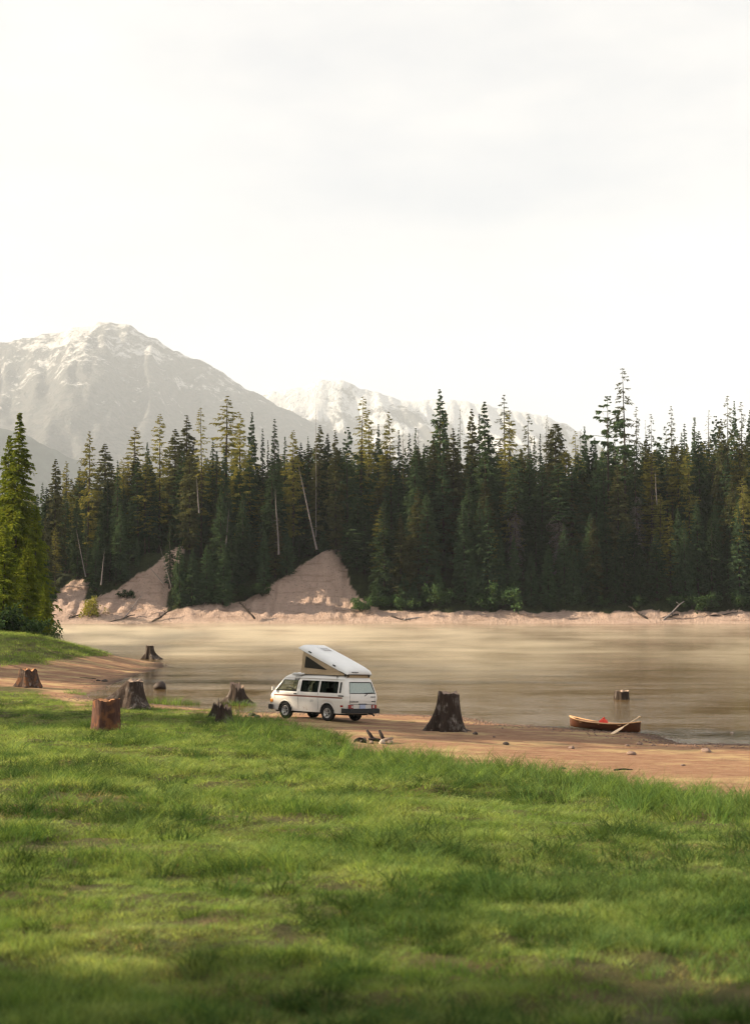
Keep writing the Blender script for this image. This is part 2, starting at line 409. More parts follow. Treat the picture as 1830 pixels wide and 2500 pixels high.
mountain('foothill', [(-500, 1010), (-100, 1028), (0, 1042), (60, 1060), (140, 1100), (220, 1135), (320, 1165), (500, 1200), (700, 1240)], 6000, 2200, 31,
         flat('foothill_forest', (.050, .062, .050), .95, .05, .4, .02), .5, 160, 40)
# ------------------------------------------------------------------ trees
def twig_mesh(name, base, dirv, ln, wd, mat, extra=None):
    """diamond-shaped needle sprays: base points, directions, lengths, widths"""
    n = len(base)
    rnd = rng.normal(size=(n, 3)); side = np.cross(dirv, rnd); side /= np.linalg.norm(side, axis=1)[:, None] + 1e-9
    mid = base + dirv * (ln * .45)[:, None]; tip = base + dirv * ln[:, None]
    mid[:, 2] -= ln * .05; tip[:, 2] -= ln * .12
    v = np.stack([base, mid + side * wd[:, None], tip, mid - side * wd[:, None]], 1).reshape(-1, 3)
    f = np.arange(n * 4).reshape(-1, 4)
    if extra is not None:
        ev, ef = extra; f = np.concatenate([f, ef + len(v)]); v = np.concatenate([v, ev])
    me = mesh_np(name, v, f); me.materials.append(mat); return me
def ribbons(p0, p1, p2, w):
    """thin crossed branch strips through three points"""
    n = len(p0); vs = []; fs = []
    for off in (np.array([0, 0, 1.0]), None):
        if off is None:
            t = p2 - p0; o = np.cross(t, np.array([0, 0, 1.0])); o /= np.linalg.norm(o, axis=1)[:, None] + 1e-9
        else: o = np.repeat(off[None], n, 0)
        o = o * w[:, None]
        b = len(vs) * 6 * n
        vs.append(np.stack([p0 - o, p0 + o, p1 - o * .7, p1 + o * .7, p2 - o * .25, p2 + o * .25], 1).reshape(-1, 3))
        i = np.arange(n)[:, None] * 6 + b
        fs.append(np.concatenate([i + np.array([[0, 1, 3, 2]]), i + np.array([[2, 3, 5, 4]])]))
    return np.concatenate(vs), np.concatenate(fs)
def trunk_mesh(name, H, r0, mat, bend=.012, top=1.0, n=7):
    k = 9; vs = []
    for i in range(k):
        tt = i / (k - 1); z = -.4 + (H * top + .4) * tt; r = r0 * (1 - tt) ** .8 + .012
        if i == 0: r *= 1.25
        cx, cy = bend * H * math.sin(tt * 3 + r0 * 50), bend * H * .6 * math.sin(tt * 4.3 + r0 * 90)
        cx *= tt * (1 - tt) * 2; cy *= tt * (1 - tt) * 2
        vs += [(cx + r * math.cos(6.2832 * j / n), cy + r * math.sin(6.2832 * j / n), z) for j in range(n)]
    f = np.array([(i * n + j, i * n + (j + 1) % n, (i + 1) * n + (j + 1) % n, (i + 1) * n + j) for i in range(k - 1) for j in range(n)])
    me = mesh_np(name, np.array(vs), f, True); me.materials.append(mat); return me
def conifer(kind, mat, H=26, Rr=2.0, z0=.06, whorls=44, per=6, power=.75, up=.05, droop=.35, gap=0.0, tw=.34, nt=11, wd=.075, s_lo=.12, jit=.3, dead=None, irregular=0.0, r0=None, minl=.12, tpr=.55):
    nb = whorls * per
    t_ = np.repeat(np.linspace(0, 1, whorls), per) + rng.uniform(-.4, .4, nb) / whorls; t_ = np.clip(t_, 0, .995)
    keep = rng.random(nb) > gap * (1 - t_ * .5)
    z = H * (z0 + (1 - z0) * t_); az = rng.uniform(0, 6.2832, nb)
    L = Rr * np.maximum(np.minimum(1, (1 - t_) / tpr) ** power, minl * .3) * rng.uniform(1 - jit, 1 + jit * .6, nb) + .06
    if irregular: L *= 1 + irregular * 2 * vnoise(t_ * 14, az * .8, int(H * 10))
    if z0 < .2: L *= np.clip(.55 + t_ * 5, .5, 1)
    z, az, L, t_ = z[keep], az[keep], L[keep], t_[keep]; nb = len(z)
    rad = np.stack([np.cos(az), np.sin(az), az * 0], 1)
    def pt(s, idx=slice(None)):
        r = s * L[idx]
        p = rad[idx] * r[:, None]; p[:, 2] = z[idx] + up * r * (1 + 1.2 * t_[idx]) - droop * s * s * L[idx] * (1 - .8 * t_[idx]); return p
    one = np.ones(nb)
    ex = ribbons(pt(one * 0.0), pt(one * .5), pt(one), .015 + .008 * L)
    idx = np.repeat(np.arange(nb), nt); s = rng.uniform(s_lo, 1.0, nb * nt) ** .85
    base = pt(s, idx)
    sd = np.where(rng.random(len(s)) > .5, 1, -1)
    tang = np.stack([-np.sin(az[idx]), np.cos(az[idx]), az[idx] * 0], 1)
    d = rad[idx] * rng.uniform(.25, .9, len(s))[:, None] + tang * (sd * rng.uniform(.2, 1.0, len(s)))[:, None]
    d[:, 2] += rng.uniform(-.75, .15, len(s)); d /= np.linalg.norm(d, axis=1)[:, None]
    ln = (tw * L[idx] * (1.15 - .8 * s) + .10 + .14 * np.minimum(1, L[idx])) * rng.uniform(.6, 1.25, len(s)); ln = np.minimum(ln, 1.1)
    crown = twig_mesh(kind + '_crown', base, d, ln, wd * (.6 + ln), mat, ex)
    # a leading shoot
    tm = trunk_mesh(kind + '_trunk', H, r0 or H * .0085, M['bark'])
    parts = [('crown', crown), ('trunk', tm)]
    if dead:
        lo, hi, nd, ll, dr = dead
        zz = H * rng.uniform(lo, hi, nd); a2 = rng.uniform(0, 6.2832, nd); l2 = ll * rng.uniform(.4, 1.1, nd)
        p0 = np.stack([zz * 0, zz * 0, zz], 1); r2 = np.stack([np.cos(a2), np.sin(a2), a2 * 0], 1)
        p1 = p0 + r2 * (l2 * .5)[:, None]; p2 = p0 + r2 * l2[:, None]; p1[:, 2] -= dr * l2 * .2; p2[:, 2] -= dr * l2
        v, f = ribbons(p0, p1, p2, .018 + .012 * l2)
        # side twiglets
        m = 5; ii = np.repeat(np.arange(nd), m); ss = rng.uniform(.3, 1, nd * m)
        q0 = p0[ii] + (p2 - p0)[ii] * ss[:, None]; dd = rng.normal(size=(nd * m, 3)); dd[:, 2] -= .9; dd /= np.linalg.norm(dd, axis=1)[:, None]
        q2 = q0 + dd * (l2[ii] * .35)[:, None]
        v2, f2 = ribbons(q0, (q0 + q2) / 2, q2, .012 + l2[ii] * .004)
        dm = mesh_np(kind + '_dead', np.concatenate([v, v2]), np.concatenate([f, f2 + len(v)])); dm.materials.append(M['dead_wood'])
        parts.append(('dead_branches', dm))
    return dict(parts=parts, H=H, W=2 * Rr)
def snag(H, r0, nd, ll, dr, lo, hi, seed):
    tm = trunk_mesh('snag_trunk', H, r0, M['dead_wood'], .01)
    zz = H * rng.uniform(lo, hi, nd); a2 = rng.uniform(0, 6.2832, nd); l2 = ll * rng.uniform(.3, 1.1, nd)
    p0 = np.stack([zz * 0, zz * 0, zz], 1); r2 = np.stack([np.cos(a2), np.sin(a2), a2 * 0], 1)
    p1 = p0 + r2 * (l2 * .5)[:, None]; p2 = p0 + r2 * l2[:, None]; p1[:, 2] -= dr * l2 * .3; p2[:, 2] -= dr * l2
    v, f = ribbons(p0, p1, p2, .015 + .010 * l2)
    dm = mesh_np('snag_branches', v, f); dm.materials.append(M['dead_wood'])
    return dict(parts=[('trunk', tm), ('dead_branches', dm)], H=H, W=2 * ll)

A = {}
for i in range(4): A['spruce%d' % i] = conifer('spruce', M['spruce'], 26, 1.9 + .25 * i, .05, 46, 7, .75 + .1 * i, .10, .45, .05, .36, 17, .105, irregular=.22)
for i in range(2): A['brown%d' % i] = conifer('brown_spruce', M['spruce_brown'], 26, 2.0, .06, 46, 7, .7 + .2 * i, .05, .4, .05, .38, 17, .11, irregular=.25)
for i in range(2): A['spire%d' % i] = conifer('spire_fir', M['spruce'], 24, 1.0, .08, 46, 5, .8 + .2 * i, -.1, .5, .05, .38, 13, .10, irregular=.2)
for i in range(3): A['larch%d' % i] = conifer('larch', M['larch'], 28, 2.5, .22, 34, 5, .62, .06, .12, .10, .30, 18, .075, s_lo=.1, jit=.45, irregular=.3)
for i in range(2): A['sparse%d' % i] = conifer('sparse_larch', M['spruce_brown' if i else 'larch'], 30, 2.4, .30, 30, 4, .55, -.05, .12, .15, .28, 16, .065, jit=.5, irregular=.35)
for i in range(2): A['pine%d' % i] = conifer('pine', M['spruce'], 26, 3.1, .38, 20, 4, .5, .10, .15, .12, .32, 32, .095, s_lo=.45, jit=.5, irregular=.4)
A['dense_top'] = conifer('dense_top', M['spruce_brown'], 28, 2.2, .50, 26, 7, .45, .15, .35, .03, .40, 18, .10, dead=(.12, .55, 110, 2.1, .45))
A['grey_lower'] = conifer('grey_lower', M['spruce'], 26, 1.9, .55, 24, 6, .6, .05, .4, .05, .38, 17, .10, dead=(.10, .60, 150, 2.0, .8))
A['light_top'] = conifer('light_top', M['larch'], 24, 2.0, .55, 20, 6, .45, .1, .2, .05, .38, 18, .08)
A['blue0'] = conifer('blue_fir', M['fir_blue'], 20, 2.0, .05, 40, 7, .8, .08, .35, .03, .36, 17, .10)
for i in range(3): A['young%d' % i] = conifer('young_spruce', M['fir_blue' if i == 1 else 'spruce'], 11, 1.55, .02, 30, 8, .85, .15, .35, .02, .38, 15, .09, irregular=.15)
A['near0'] = conifer('near_larch', M['larch_near'], 22, 4.0, .03, 70, 9, .85, .02, .55, .02, .20, 34, .05, irregular=.25, jit=.5, tpr=1.0)
A['near1'] = conifer('near_spruce', M['larch_near'], 18, 3.4, .02, 56, 9, .75, .1, .45, .02, .22, 30, .055, irregular=.3, jit=.5, tpr=.9)
A['bare'] = conifer('bare_spire', M['spruce_brown'], 27, 1.1, .25, 40, 3, .5, -.1, .25, .3, .25, 3, .05, jit=.6, r0=.16)
A['snag0'] = snag(22, .22, 46, 1.5, .5, .12, .55, 1)
A['snag1'] = snag(20, .26, 40, .9, .3, .05, .8, 2)
A['pole'] = snag(34, .20, 60, .55, .3, .5, .98, 3)

def plant(arch, x, y, z, Hh, Ww, name='conifer_tree', lean=None, rz=None):
    a = A[arch]; e = empty(name, (x, y, z - .15))
    sz = (Hh + .15) / a['H']; sw = Ww / a['W']
    e.scale = (sw, sw, sz)
    e.rotation_euler = lean or (random.uniform(-.015, .015), random.uniform(-.015, .015), random.uniform(0, 6.28) if rz is None else rz)
    if lean: e.rotation_mode = 'YXZ'
    for nm, me in a['parts']:
        o = bpy.data.objects.new(nm, me); C.objects.link(o); o.parent = e
    return e
ORD = ['first', 'second', 'third', 'fourth', 'fifth', 'sixth', 'seventh', 'eighth', 'ninth', 'tenth', 'eleventh', 'twelfth', 'thirteenth', 'fourteenth', 'fifteenth', 'sixteenth',
       'seventeenth', 'eighteenth', 'nineteenth', 'twentieth', 'twenty-first', 'twenty-second', 'twenty-third', 'twenty-fourth', 'twenty-fifth', 'twenty-sixth']
# skyline trees of the far shore: photo column, row of the top, width in photo pixels, kind
SKY = [(137, 1120, 32, 'brown0'), (166, 1125, 28, 'larch0'), (102, 1178, 16, 'spire0'), (117, 1190, 22, 'spruce0'), (193, 1140, 34, 'brown1'), (217, 1052, 40, 'larch1'), (258, 1083, 48, 'brown0'),
    (290, 1190, 24, 'spire1'), (303, 1185, 20, 'spruce1'), (329, 1042, 52, 'larch2'), (331, 1105, 44, 'brown1'), (365, 1080, 28, 'spruce2'), (390, 1010, 40, 'larch0'), (427, 1047, 44, 'brown0'),
    (453, 1013, 48, 'brown1'), (464, 1092, 34, 'brown0'), (493, 995, 34, 'sparse0'), (517, 1068, 18, 'spire0'), (530, 1100, 20, 'spire1'), (550, 1085, 26, 'spruce3'), (558, 965, 66, 'larch1'),
    (588, 1010, 44, 'larch2'), (619, 1005, 32, 'spruce2'), (641, 1045, 14, 'spire0'), (654, 1075, 14, 'spire1'), (668, 1022, 22, 'spire0'), (683, 1085, 14, 'spire0'), (693, 1065, 20, 'spire1'),
    (717, 1050, 36, 'larch0'), (730, 1080, 22, 'spruce0'), (751, 1065, 12, 'spire0'), (777, 1037, 30, 'brown0'), (796, 1058, 30, 'spruce1'), (821, 1050, 30, 'brown1'), (847, 1043, 34, 'pine1'),
    (882, 968, 40, 'sparse0'), (898, 1000, 40, 'larch2'), (924, 1035, 32, 'spruce3'), (954, 1004, 42, 'larch1'), (975, 1050, 18, 'spire1'), (985, 1045, 14, 'bare'), (1002, 1058, 18, 'spire0'),
    (1014, 1045, 18, 'spire1'), (1027, 1050, 16, 'bare'), (1036, 1082, 16, 'spire0'), (1054, 1060, 26, 'brown0'), (1074, 950, 46, 'spruce1'), (1076, 1000, 52, 'larch0'), (1105, 1045, 44, 'brown1'),
    (1122, 1045, 16, 'spire0'), (1126, 1000, 18, 'bare'), (1146, 998, 34, 'brown0'), (1164, 1010, 18, 'spire1'), (1189, 980, 42, 'spruce0'), (1233, 963, 44, 'sparse1'), (1245, 1002, 42, 'larch2'),
    (1287, 1010, 36, 'sparse1'), (1306, 1065, 16, 'spire0'), (1314, 1058, 16, 'spire1'), (1334, 1022, 14, 'bare'), (1340, 1012, 12, 'bare'), (1359, 1035, 42, 'dense_top'), (1405, 1052, 30, 'sparse0'),
    (1429, 1040, 30, 'spruce2'), (1412, 1048, 16, 'bare'), (1447, 1068, 24, 'spruce1'), (1482, 968, 62, 'pine0'), (1496, 1006, 46, 'pine1'), (1523, 898, 50, 'sparse1'), (1549, 992, 24, 'sparse1'),
    (1569, 1025, 10, 'bare'), (1578, 1060, 34, 'brown1'), (1592, 1010, 26, 'sparse1'), (1627, 1042, 38, 'pine0'), (1640, 990, 28, 'sparse1'), (1658, 1056, 20, 'spire1'), (1666, 1034, 20, 'spire0'),
    (1697, 1018, 26, 'spire1'), (1688, 1042, 14, 'spire0'), (1706, 1052, 34, 'spruce0'), (1728, 1000, 22, 'bare'), (1742, 1016, 34, 'pine1'), (1756, 1022, 30, 'brown0'), (1773, 966, 32, 'sparse1'),
    (1792, 978, 30, 'spruce3'), (1812, 980, 30, 'sparse1'), (1830, 1000, 32, 'spruce1'), (1852, 985, 34, 'spruce0'),
    (1377, 1100, 26, 'light_top'), (1655, 1085, 34, 'light_top'), (1679, 1085, 28, 'larch1'), (1706, 1080, 32, 'light_top'), (1728, 1075, 34, 'larch0'), (1597, 1098, 32, 'light_top')]
FRONT = [(673, 1125, 58, 'blue0', 306), (953, 1125, 44, 'blue0', 312), (955, 1160, 72, 'spruce3', 303), (872, 1212, 66, 'spruce1', 301), (890, 1232, 60, 'spruce2', 300), (1037, 1210, 52, 'blue0', 297),
    (1123, 1300, 28, 'young0', 295), (1256, 1112, 48, 'grey_lower', 299), (1320, 1130, 52, 'spruce0', 301), (1195, 1142, 40, 'blue0', 303), (1455, 1112, 44, 'blue0', 304), (1508, 1136, 60, 'brown1', 299),
    (1552, 1085, 40, 'grey_lower', 303), (1362, 1130, 58, 'grey_lower', 298), (922, 1420, 34, 'young1', 292), (1070, 1388, 26, 'young1', 291), (1190, 1282, 30, 'young0', 294), (1222, 1298, 28, 'young2', 293),
    (1150, 1335, 26, 'young1', 292), (1296, 1350, 30, 'young0', 292), (1336, 1330, 32, 'young1', 293), (1398, 1332, 30, 'young0', 292), (1420, 1320, 30, 'young2', 293), (1445, 1370, 28, 'young0', 291),
    (415, 1275, 22, 'spire1', 296), (440, 1330, 30, 'young0', 292), (470, 1340, 34, 'young2', 292), (505, 1330, 34, 'young1', 293), (545, 1340, 40, 'young1', 292), (590, 1310, 34, 'young0', 299),
    (235, 1330, 34, 'spruce0', 297), (270, 1310, 36, 'spruce2', 299), (300, 1340, 30, 'young0', 298), (640, 1320, 34, 'young2', 301), (700, 1300, 36, 'young0', 299), (730, 1270, 30, 'spruce1', 303),
    (770, 1250, 30, 'spruce0', 306), (790, 1290, 26, 'young1', 305), (1600, 1300, 40, 'spruce0', 293), (1650, 1240, 40, 'spruce2', 295), (1700, 1225, 46, 'spruce1', 295), (1735, 1260, 40, 'spruce0', 293),
    (1800, 1240, 50, 'spruce3', 292), (1840, 1300, 40, 'young0', 291), (1560, 1330, 36, 'young2', 292), (1500, 1340, 34, 'young0', 292), (1255, 1310, 30, 'young2', 293), (985, 1400, 30, 'young0', 291),
    (1010, 1420, 26, 'young2', 291)]
GRP = 'conifers of the far-shore forest'
KINDW = {'brown': 'brownish spruce', 'larch': 'pale green larch', 'spire': 'thin dark spire fir', 'spruce': 'dark spruce', 'sparse': 'open-branched conifer', 'pine': 'broad dark pine', 'bare': 'nearly bare dead-topped spire',
         'dense_top': 'bushy-topped tree with grey lower branches', 'light_top': 'light green crown', 'grey_lower': 'dark tree with drooping grey dead branches', 'blue': 'blue-green fir', 'young': 'young spruce'}
cnt = {}
def kindword(k): return KINDW.get(k, KINDW.get(k.rstrip('0123'), 'conifer'))
for px, row, w, kd in sorted(SKY):
    Y = 303 + (row % 7) * 3.0 + (6 if kd.startswith(('spire', 'bare')) else 0) + (8 if kd == 'light_top' else 0)
    p = at(px, row, Y); g = float(hf(p.x, Y)); Ww = max(.9, w * Y / F * 1.05)
    kw = kindword(kd); n = cnt.get(kw, 0); cnt[kw] = n + 1
    e = plant(kd, p.x, Y, g, p.z - g, Ww * 1.5)
    lab = '%s on the far skyline, %s such from the left' % (kw, ORD[min(n, 25)])
    if (px, row) == (1523, 898): lab = 'tallest open-branched conifer towering over the right half of the far forest'
    if (px, row) == (1482, 968): lab = 'broad dark pine beside the tallest tree on the far shore'
    if (px, row) == (558, 965): lab = 'largest pale green larch above the left half of the far forest'
    if (px, row) == (1074, 950): lab = 'tall dark spruce rising highest near the middle of the far skyline'
    tag(e, lab, 'tree', GRP)
cnt = {}
for px, row, w, kd, Y in sorted(FRONT):
    p = at(px, row, Y); g = float(hf(p.x, Y)); kw = kindword(kd); n = cnt.get(kw, 0); cnt[kw] = n + 1
    e = plant(kd, p.x, Y, g, p.z - g, w * Y / F * 1.15)
    tag(e, '%s fronting the far forest, %s such from the left' % (kw, ORD[min(n, 25)]), 'tree', 'front trees of the far shore')
# the rest of the forest wall
def inscar(x, z): return any(bool(inpoly(np.array([x]), np.array([z]), q)[0]) for q in SC)
FILL = {}; rt = random.Random(5); made = 0; tries = 0
SKX = np.array(sorted((p, r) for p, r, w, k in SKY), float)
while made < 176 and tries < 4000:
    tries += 1
    px = rt.uniform(105, 1850); Y = rt.choice([rt.uniform(292, 300), rt.uniform(298, 318), rt.uniform(306, 335)])
    x = (px - 915) / F * Y; g = float(hf(x, Y))
    if inscar(x, g) or g < 2.4: continue
    # keep the open dirt faces clear: a tree in front of a scar would hide it
    pg = project(np.array([x]), np.array([Y]), np.array([g]))
    top_min = np.interp(px, [100, 300, 600, 900, 1200, 1500, 1830], [1170, 1100, 1090, 1070, 1075, 1080, 1045])
    front = Y < 300
    row = rt.uniform(top_min + 90, 1330) if front else rt.uniform(top_min, top_min + 130)
    kd = rt.choice(['spruce0', 'spruce1', 'spruce2', 'spruce3', 'spruce0', 'spruce2', 'spruce1', 'brown1', 'spire0', 'spruce3', 'blue0', 'larch1'])
    p = at(px, row, Y)
    if p.z - g < 6: continue
    hh = p.z - g; wid = hh * rt.uniform(.19, .28) if not kd.startswith('spire') else hh * .10
    e = plant(kd, x, Y, g, hh, wid)
    kw = kindword(kd)
    zn = ['beside the left larch', 'above the small left slide', 'above the tall left slide', 'between the big slides', 'left of the centre slide', 'above the centre slide', 'right of the centre slide',
          'below the middle spruce', 'behind the tall stump', 'left of the tallest trees', 'below the tallest trees', 'behind the canoe', 'at the far right end']
    zn = zn[int(np.searchsorted([160, 260, 400, 540, 660, 820, 960, 1100, 1240, 1420, 1560, 1700], px))]
    FILL.setdefault(kw + ' in far-shore %s rows ' % ('front' if front else 'back') + zn, []).append((px, e)); e['group'] = GRP + (' front rows ' if front else ' back rows ') + zn
    made += 1
for lab, es in FILL.items():
    for k, (px, e) in enumerate(sorted(es, key=lambda q: q[0])):
        tag(e, lab + (', %s from left' % ORD[k] if len(es) > 1 else ''), 'tree')
# dead trees
def lean_tree(arch, pb, pt_, Y, label, w=1.6, name='dead_tree'):
    b = at(*pb, Y); tp = at(*pt_, Y + .5); v = tp - b
    e = empty(name, b - v.normalized() * .5); a = A[arch]
    e.scale = (w / a['W'], w / a['W'], (v.length + .5) / a['H']); e.rotation_mode = 'QUATERNION'; e.rotation_quaternion = v.to_track_quat('Z', 'Y')
    for nm, me in a['parts']:
        o = bpy.data.objects.new(nm, me); C.objects.link(o); o.parent = e
    return tag(e, label, 'dead tree')
lean_tree('snag1', (771, 1332), (727, 1132), 298.5, 'long grey dead trunk leaning left above the bare dirt slide', 1.3)
lean_tree('snag0', (680, 1345), (672, 1193), 297, 'short grey snag with broken branches left of the leaning trunk', 2.4)
lean_tree('pole', (771, 1300), (771, 975), 304, 'bare pole-like dead tree poking high above the skyline', .45)
lean_tree('snag1', (552, 1330), (560, 1235), 297, 'thin pale dead stem in the shaded forest left of the slide', .7)
lean_tree('snag1', (208, 1400), (186, 1290), 296, 'slim grey stem above the small left dirt slide', .7)
lean_tree('snag1', (248, 1420), (256, 1340), 292, 'pale standing stem at the left forest foot', .8)
lean_tree('snag1', (486, 1245), (480, 1165), 300, 'whitish bare trunk below an orange-tinted crown', .9)
lean_tree('snag1', (1602, 1225), (1598, 1150), 300, 'pale bare trunk under a light green crown at the right', .9)
lean_tree('snag0', (416, 1425), (390, 1330), 293, 'crooked dead sapling tilting over the left dirt slide', 1.2)
lean_tree('snag0', (395, 1420), (362, 1380), 292.5, 'fallen bare sapling lying across the left dirt slide', 1.2)

# left bank trees, nearer and sunlit
for px, row, Y, w, kd, lab in ((43, 1006, 150, 200, 'near0', 'bright green larch tree filling the left picture edge'), (17, 1062, 158, 110, 'near1', 'dark-backed green conifer just behind the bright left larch'),
        (-38, 1065, 152, 130, 'near1', 'green conifer cut by the left picture edge'), (70, 1330, 140, 105, 'near1', 'low bushy conifer at the foot of the bright left larch'),
        (12, 1280, 138, 120, 'near1', 'dense low conifer in the lower left bank thicket'), (112, 1420, 143, 60, 'near1', 'small conifer at the right end of the left bank thicket'), (86, 1235, 149, 95, 'near1', 'dark green conifer on the right flank of the bright left larch'), (96, 1300, 156, 80, 'spruce3', 'dark spruce right behind the bright left larch'), (60, 1230, 160, 90, 'spruce1', 'dark tall spruce hidden partly by the bright left larch')):
    p = at(px, row, Y); g = hz(p.x, Y)
    tag(plant(kd, p.x, Y, g, p.z - g, w * Y / F), lab, 'tree', 'trees on the left bank')

# shrubs
def shrub_mesh(n, mat, seed):
    r = np.random.default_rng(seed)
    c = r.normal(size=(26, 3)) * np.array([.55, .55, .32]) + np.array([0, 0, .55]); c[:, 2] = np.maximum(c[:, 2], .15)
    i = r.integers(0, 26, n); b = c[i] + r.normal(size=(n, 3)) * .14; d = r.normal(size=(n, 3)); d[:, 2] += .3; d /= np.linalg.norm(d, axis=1)[:, None]
    ln = r.uniform(.10, .22, n)
    me = twig_mesh('shrub_leaves', b, d, ln, ln * .35, mat)
    q0 = np.repeat(np.zeros((1, 3)), 26, 0); q0[:, 2] = -.15
    v, f = ribbons(q0, c * .5, c, np.full(26, .014)); sm = mesh_np('shrub_stems', v, f); sm.materials.append(M['bark'])
    return [('foliage', me), ('stems', sm)]
SH = [shrub_mesh(1500, M['shrub'], s) for s in range(3)]; SHY = shrub_mesh(900, M['yellow_shrub'], 9)
def shrub(px, row, Y, w, lab, parts=None, hfun=hf, grp='leafy shrubs along the far waterline'):
    p = at(px, row, Y); g = float(hfun(p.x, Y)); e = empty('leafy_shrub', (p.x, Y, g)); s = w * Y / F / 1.9
    e.scale = (s, s, s * random.uniform(.8, 1.2)); e.rotation_euler = (0, 0, random.uniform(0, 6))
    for nm, me in (parts or random.choice(SH)):
        o = bpy.data.objects.new(nm, me); C.objects.link(o); o.parent = e
    return tag(e, lab, 'shrub', grp)
sl = sorted([(1225, 1470, 60), (1195, 1480, 46), (1060, 1478, 50), (1085, 1485, 40), (985, 1475, 44), (1010, 1490, 42), (945, 1465, 46), (925, 1480, 34), (1400, 1478, 36), (1260, 1482, 40), (1650, 1440, 40), (1690, 1470, 46),
    (1720, 1480, 50), (1810, 1480, 60), (1340, 1480, 36), (600, 1440, 34), (640, 1400, 30), (540, 1450, 30), (490, 1440, 26), (310, 1405, 36), (880, 1440, 40), (1155, 1480, 34), (1460, 1480, 34), (1560, 1482, 40)])
for i, (px, row, w) in enumerate(sl):
    Y = 290.5 if px > 870 else 294
    shrub(px, row, Y + random.uniform(-.5, 2), w * random.uniform(.85, 1.3), 'leafy green shrub at the far forest foot, %s shrub from the left' % ORD[i])
tag(shrub(225, 1490, 287.5, 52, 'x', SHY), 'yellow-leaved shrub on the dirt at the left far shore', 'shrub')
for i, (px, Y, w) in enumerate(((20, 131, 90), (75, 134, 80), (118, 138, 55), (-30, 130, 90))):
    shrub(px, 1540, Y, w, 'dark leafy thicket shrub on the left bank, %s from the left' % ORD[[1, 2, 3, 0][i]], None, lambda x, y: hz(x, y), 'shrubs on the left bank')

# driftwood and fallen logs on the far beach
def log(name, pa, pb, Ya, Yb, r, lab, mat, twigs=0, cat='log', up=0.0):
    a = at(*pa, Ya); b = at(*pb, Yb)
    m = MB(); pts = [a.lerp(b, k / 5) + Vector((0, 0, .12 * math.sin(k * 2.1))) for k in range(6)]
    m.tube(pts, [r * (1 - .12 * k) for k in range(6)], 8); c0 = a.lerp(b, .5)
    m.v = [tuple(Vector(q) - c0) for q in m.v]
    e = empty(name, c0); m.build('stem', mat, e, True)
    if twigs:
        q = MB()
        for k in range(twigs):
            p = a.lerp(b, random.uniform(.3, 1)) - c0; d = Vector((random.uniform(-1, 1), random.uniform(-.6, .4), random.uniform(-.2, 1))).normalized() * random.uniform(.5, 1.3)
            q.tube([p, p + d * .5, p + d], [r * .3, r * .2, r * .06], 5)
        q.build('broken_branches', mat, e, True)
    return tag(e, lab, cat, 'driftwood on the far beach')
log('driftwood_log', (985, 1513), (1148, 1498), 286.2, 288.5, .20, 'long bleached log lying along the far beach', M['dead_wood'], 3)
log('driftwood_log', (955, 1506), (1000, 1520), 287.5, 285.5, .28, 'dark tangled log heap at the end of the long bleached log', M['bark'], 14)
log('driftwood_log', (1612, 1521), (1668, 1467), 284.8, 288, .24, 'pale log propped upright on the far beach at the right', M['dead_wood'], 2)
log('driftwood_log', (1580, 1514), (1532, 1478), 285.5, 289, .26, 'dark log lying down the right far beach', M['bark'], 4)
log('driftwood_log', (1655, 1500), (1610, 1510), 286.5, 286, .20, 'short dark log beside the propped pale log', M['bark'], 5)
log('driftwood_log', (1730, 1505), (1800, 1495), 287, 288, .18, 'low brown log at the right end of the far beach', M['bark'], 3)
log('uprooted_sapling', (622, 1510), (586, 1472), 285.6, 288, .22, 'uprooted dark sapling lying at the left foot of the dirt slide', M['bark'], 22)
log('driftwood_log', (300, 1515), (345, 1455), 286, 291, .14, 'grey stick pile on the left dirt bank', M['dead_wood'], 12)
log('driftwood_log', (270, 1520), (330, 1500), 285.3, 287, .20, 'dark log at the left waterline of the far shore', M['bark'], 6)
log('driftwood_log', (370, 1520), (420, 1488), 285.5, 288, .22, 'dark fallen trunk below the left dirt slide', M['bark'], 10)
log('driftwood_log', (150, 1515), (200, 1500), 286, 287, .22, 'dark brush log beside the left bank thicket', M['bark'], 16)

# trees just outside the left edge: their long morning shadows break up the light on the bank
for i, (x, y, hh, w) in enumerate(((-27, 11, 15, 5), (-42, 109, 24, 8), (-46, 102, 25, 8), (-41, 95, 22, 8), (-46, 116, 25, 8), (-36, 55.5, 29, 8), (-38, 58, 31, 8), (-40, 60.5, 30, 8), (-28, 12.5, 17, 7), (-33, 9.0, 20, 7), (-21, 9.5, 15, 5), (-30, 5, 18, 6))):
    tag(plant(['spruce3', 'larch1', 'near1', 'spruce0'][i % 4], x, y, hz(x, y), hh, w), 'conifer standing on the bank outside the left picture edge', 'tree', 'bank conifers outside the frame')
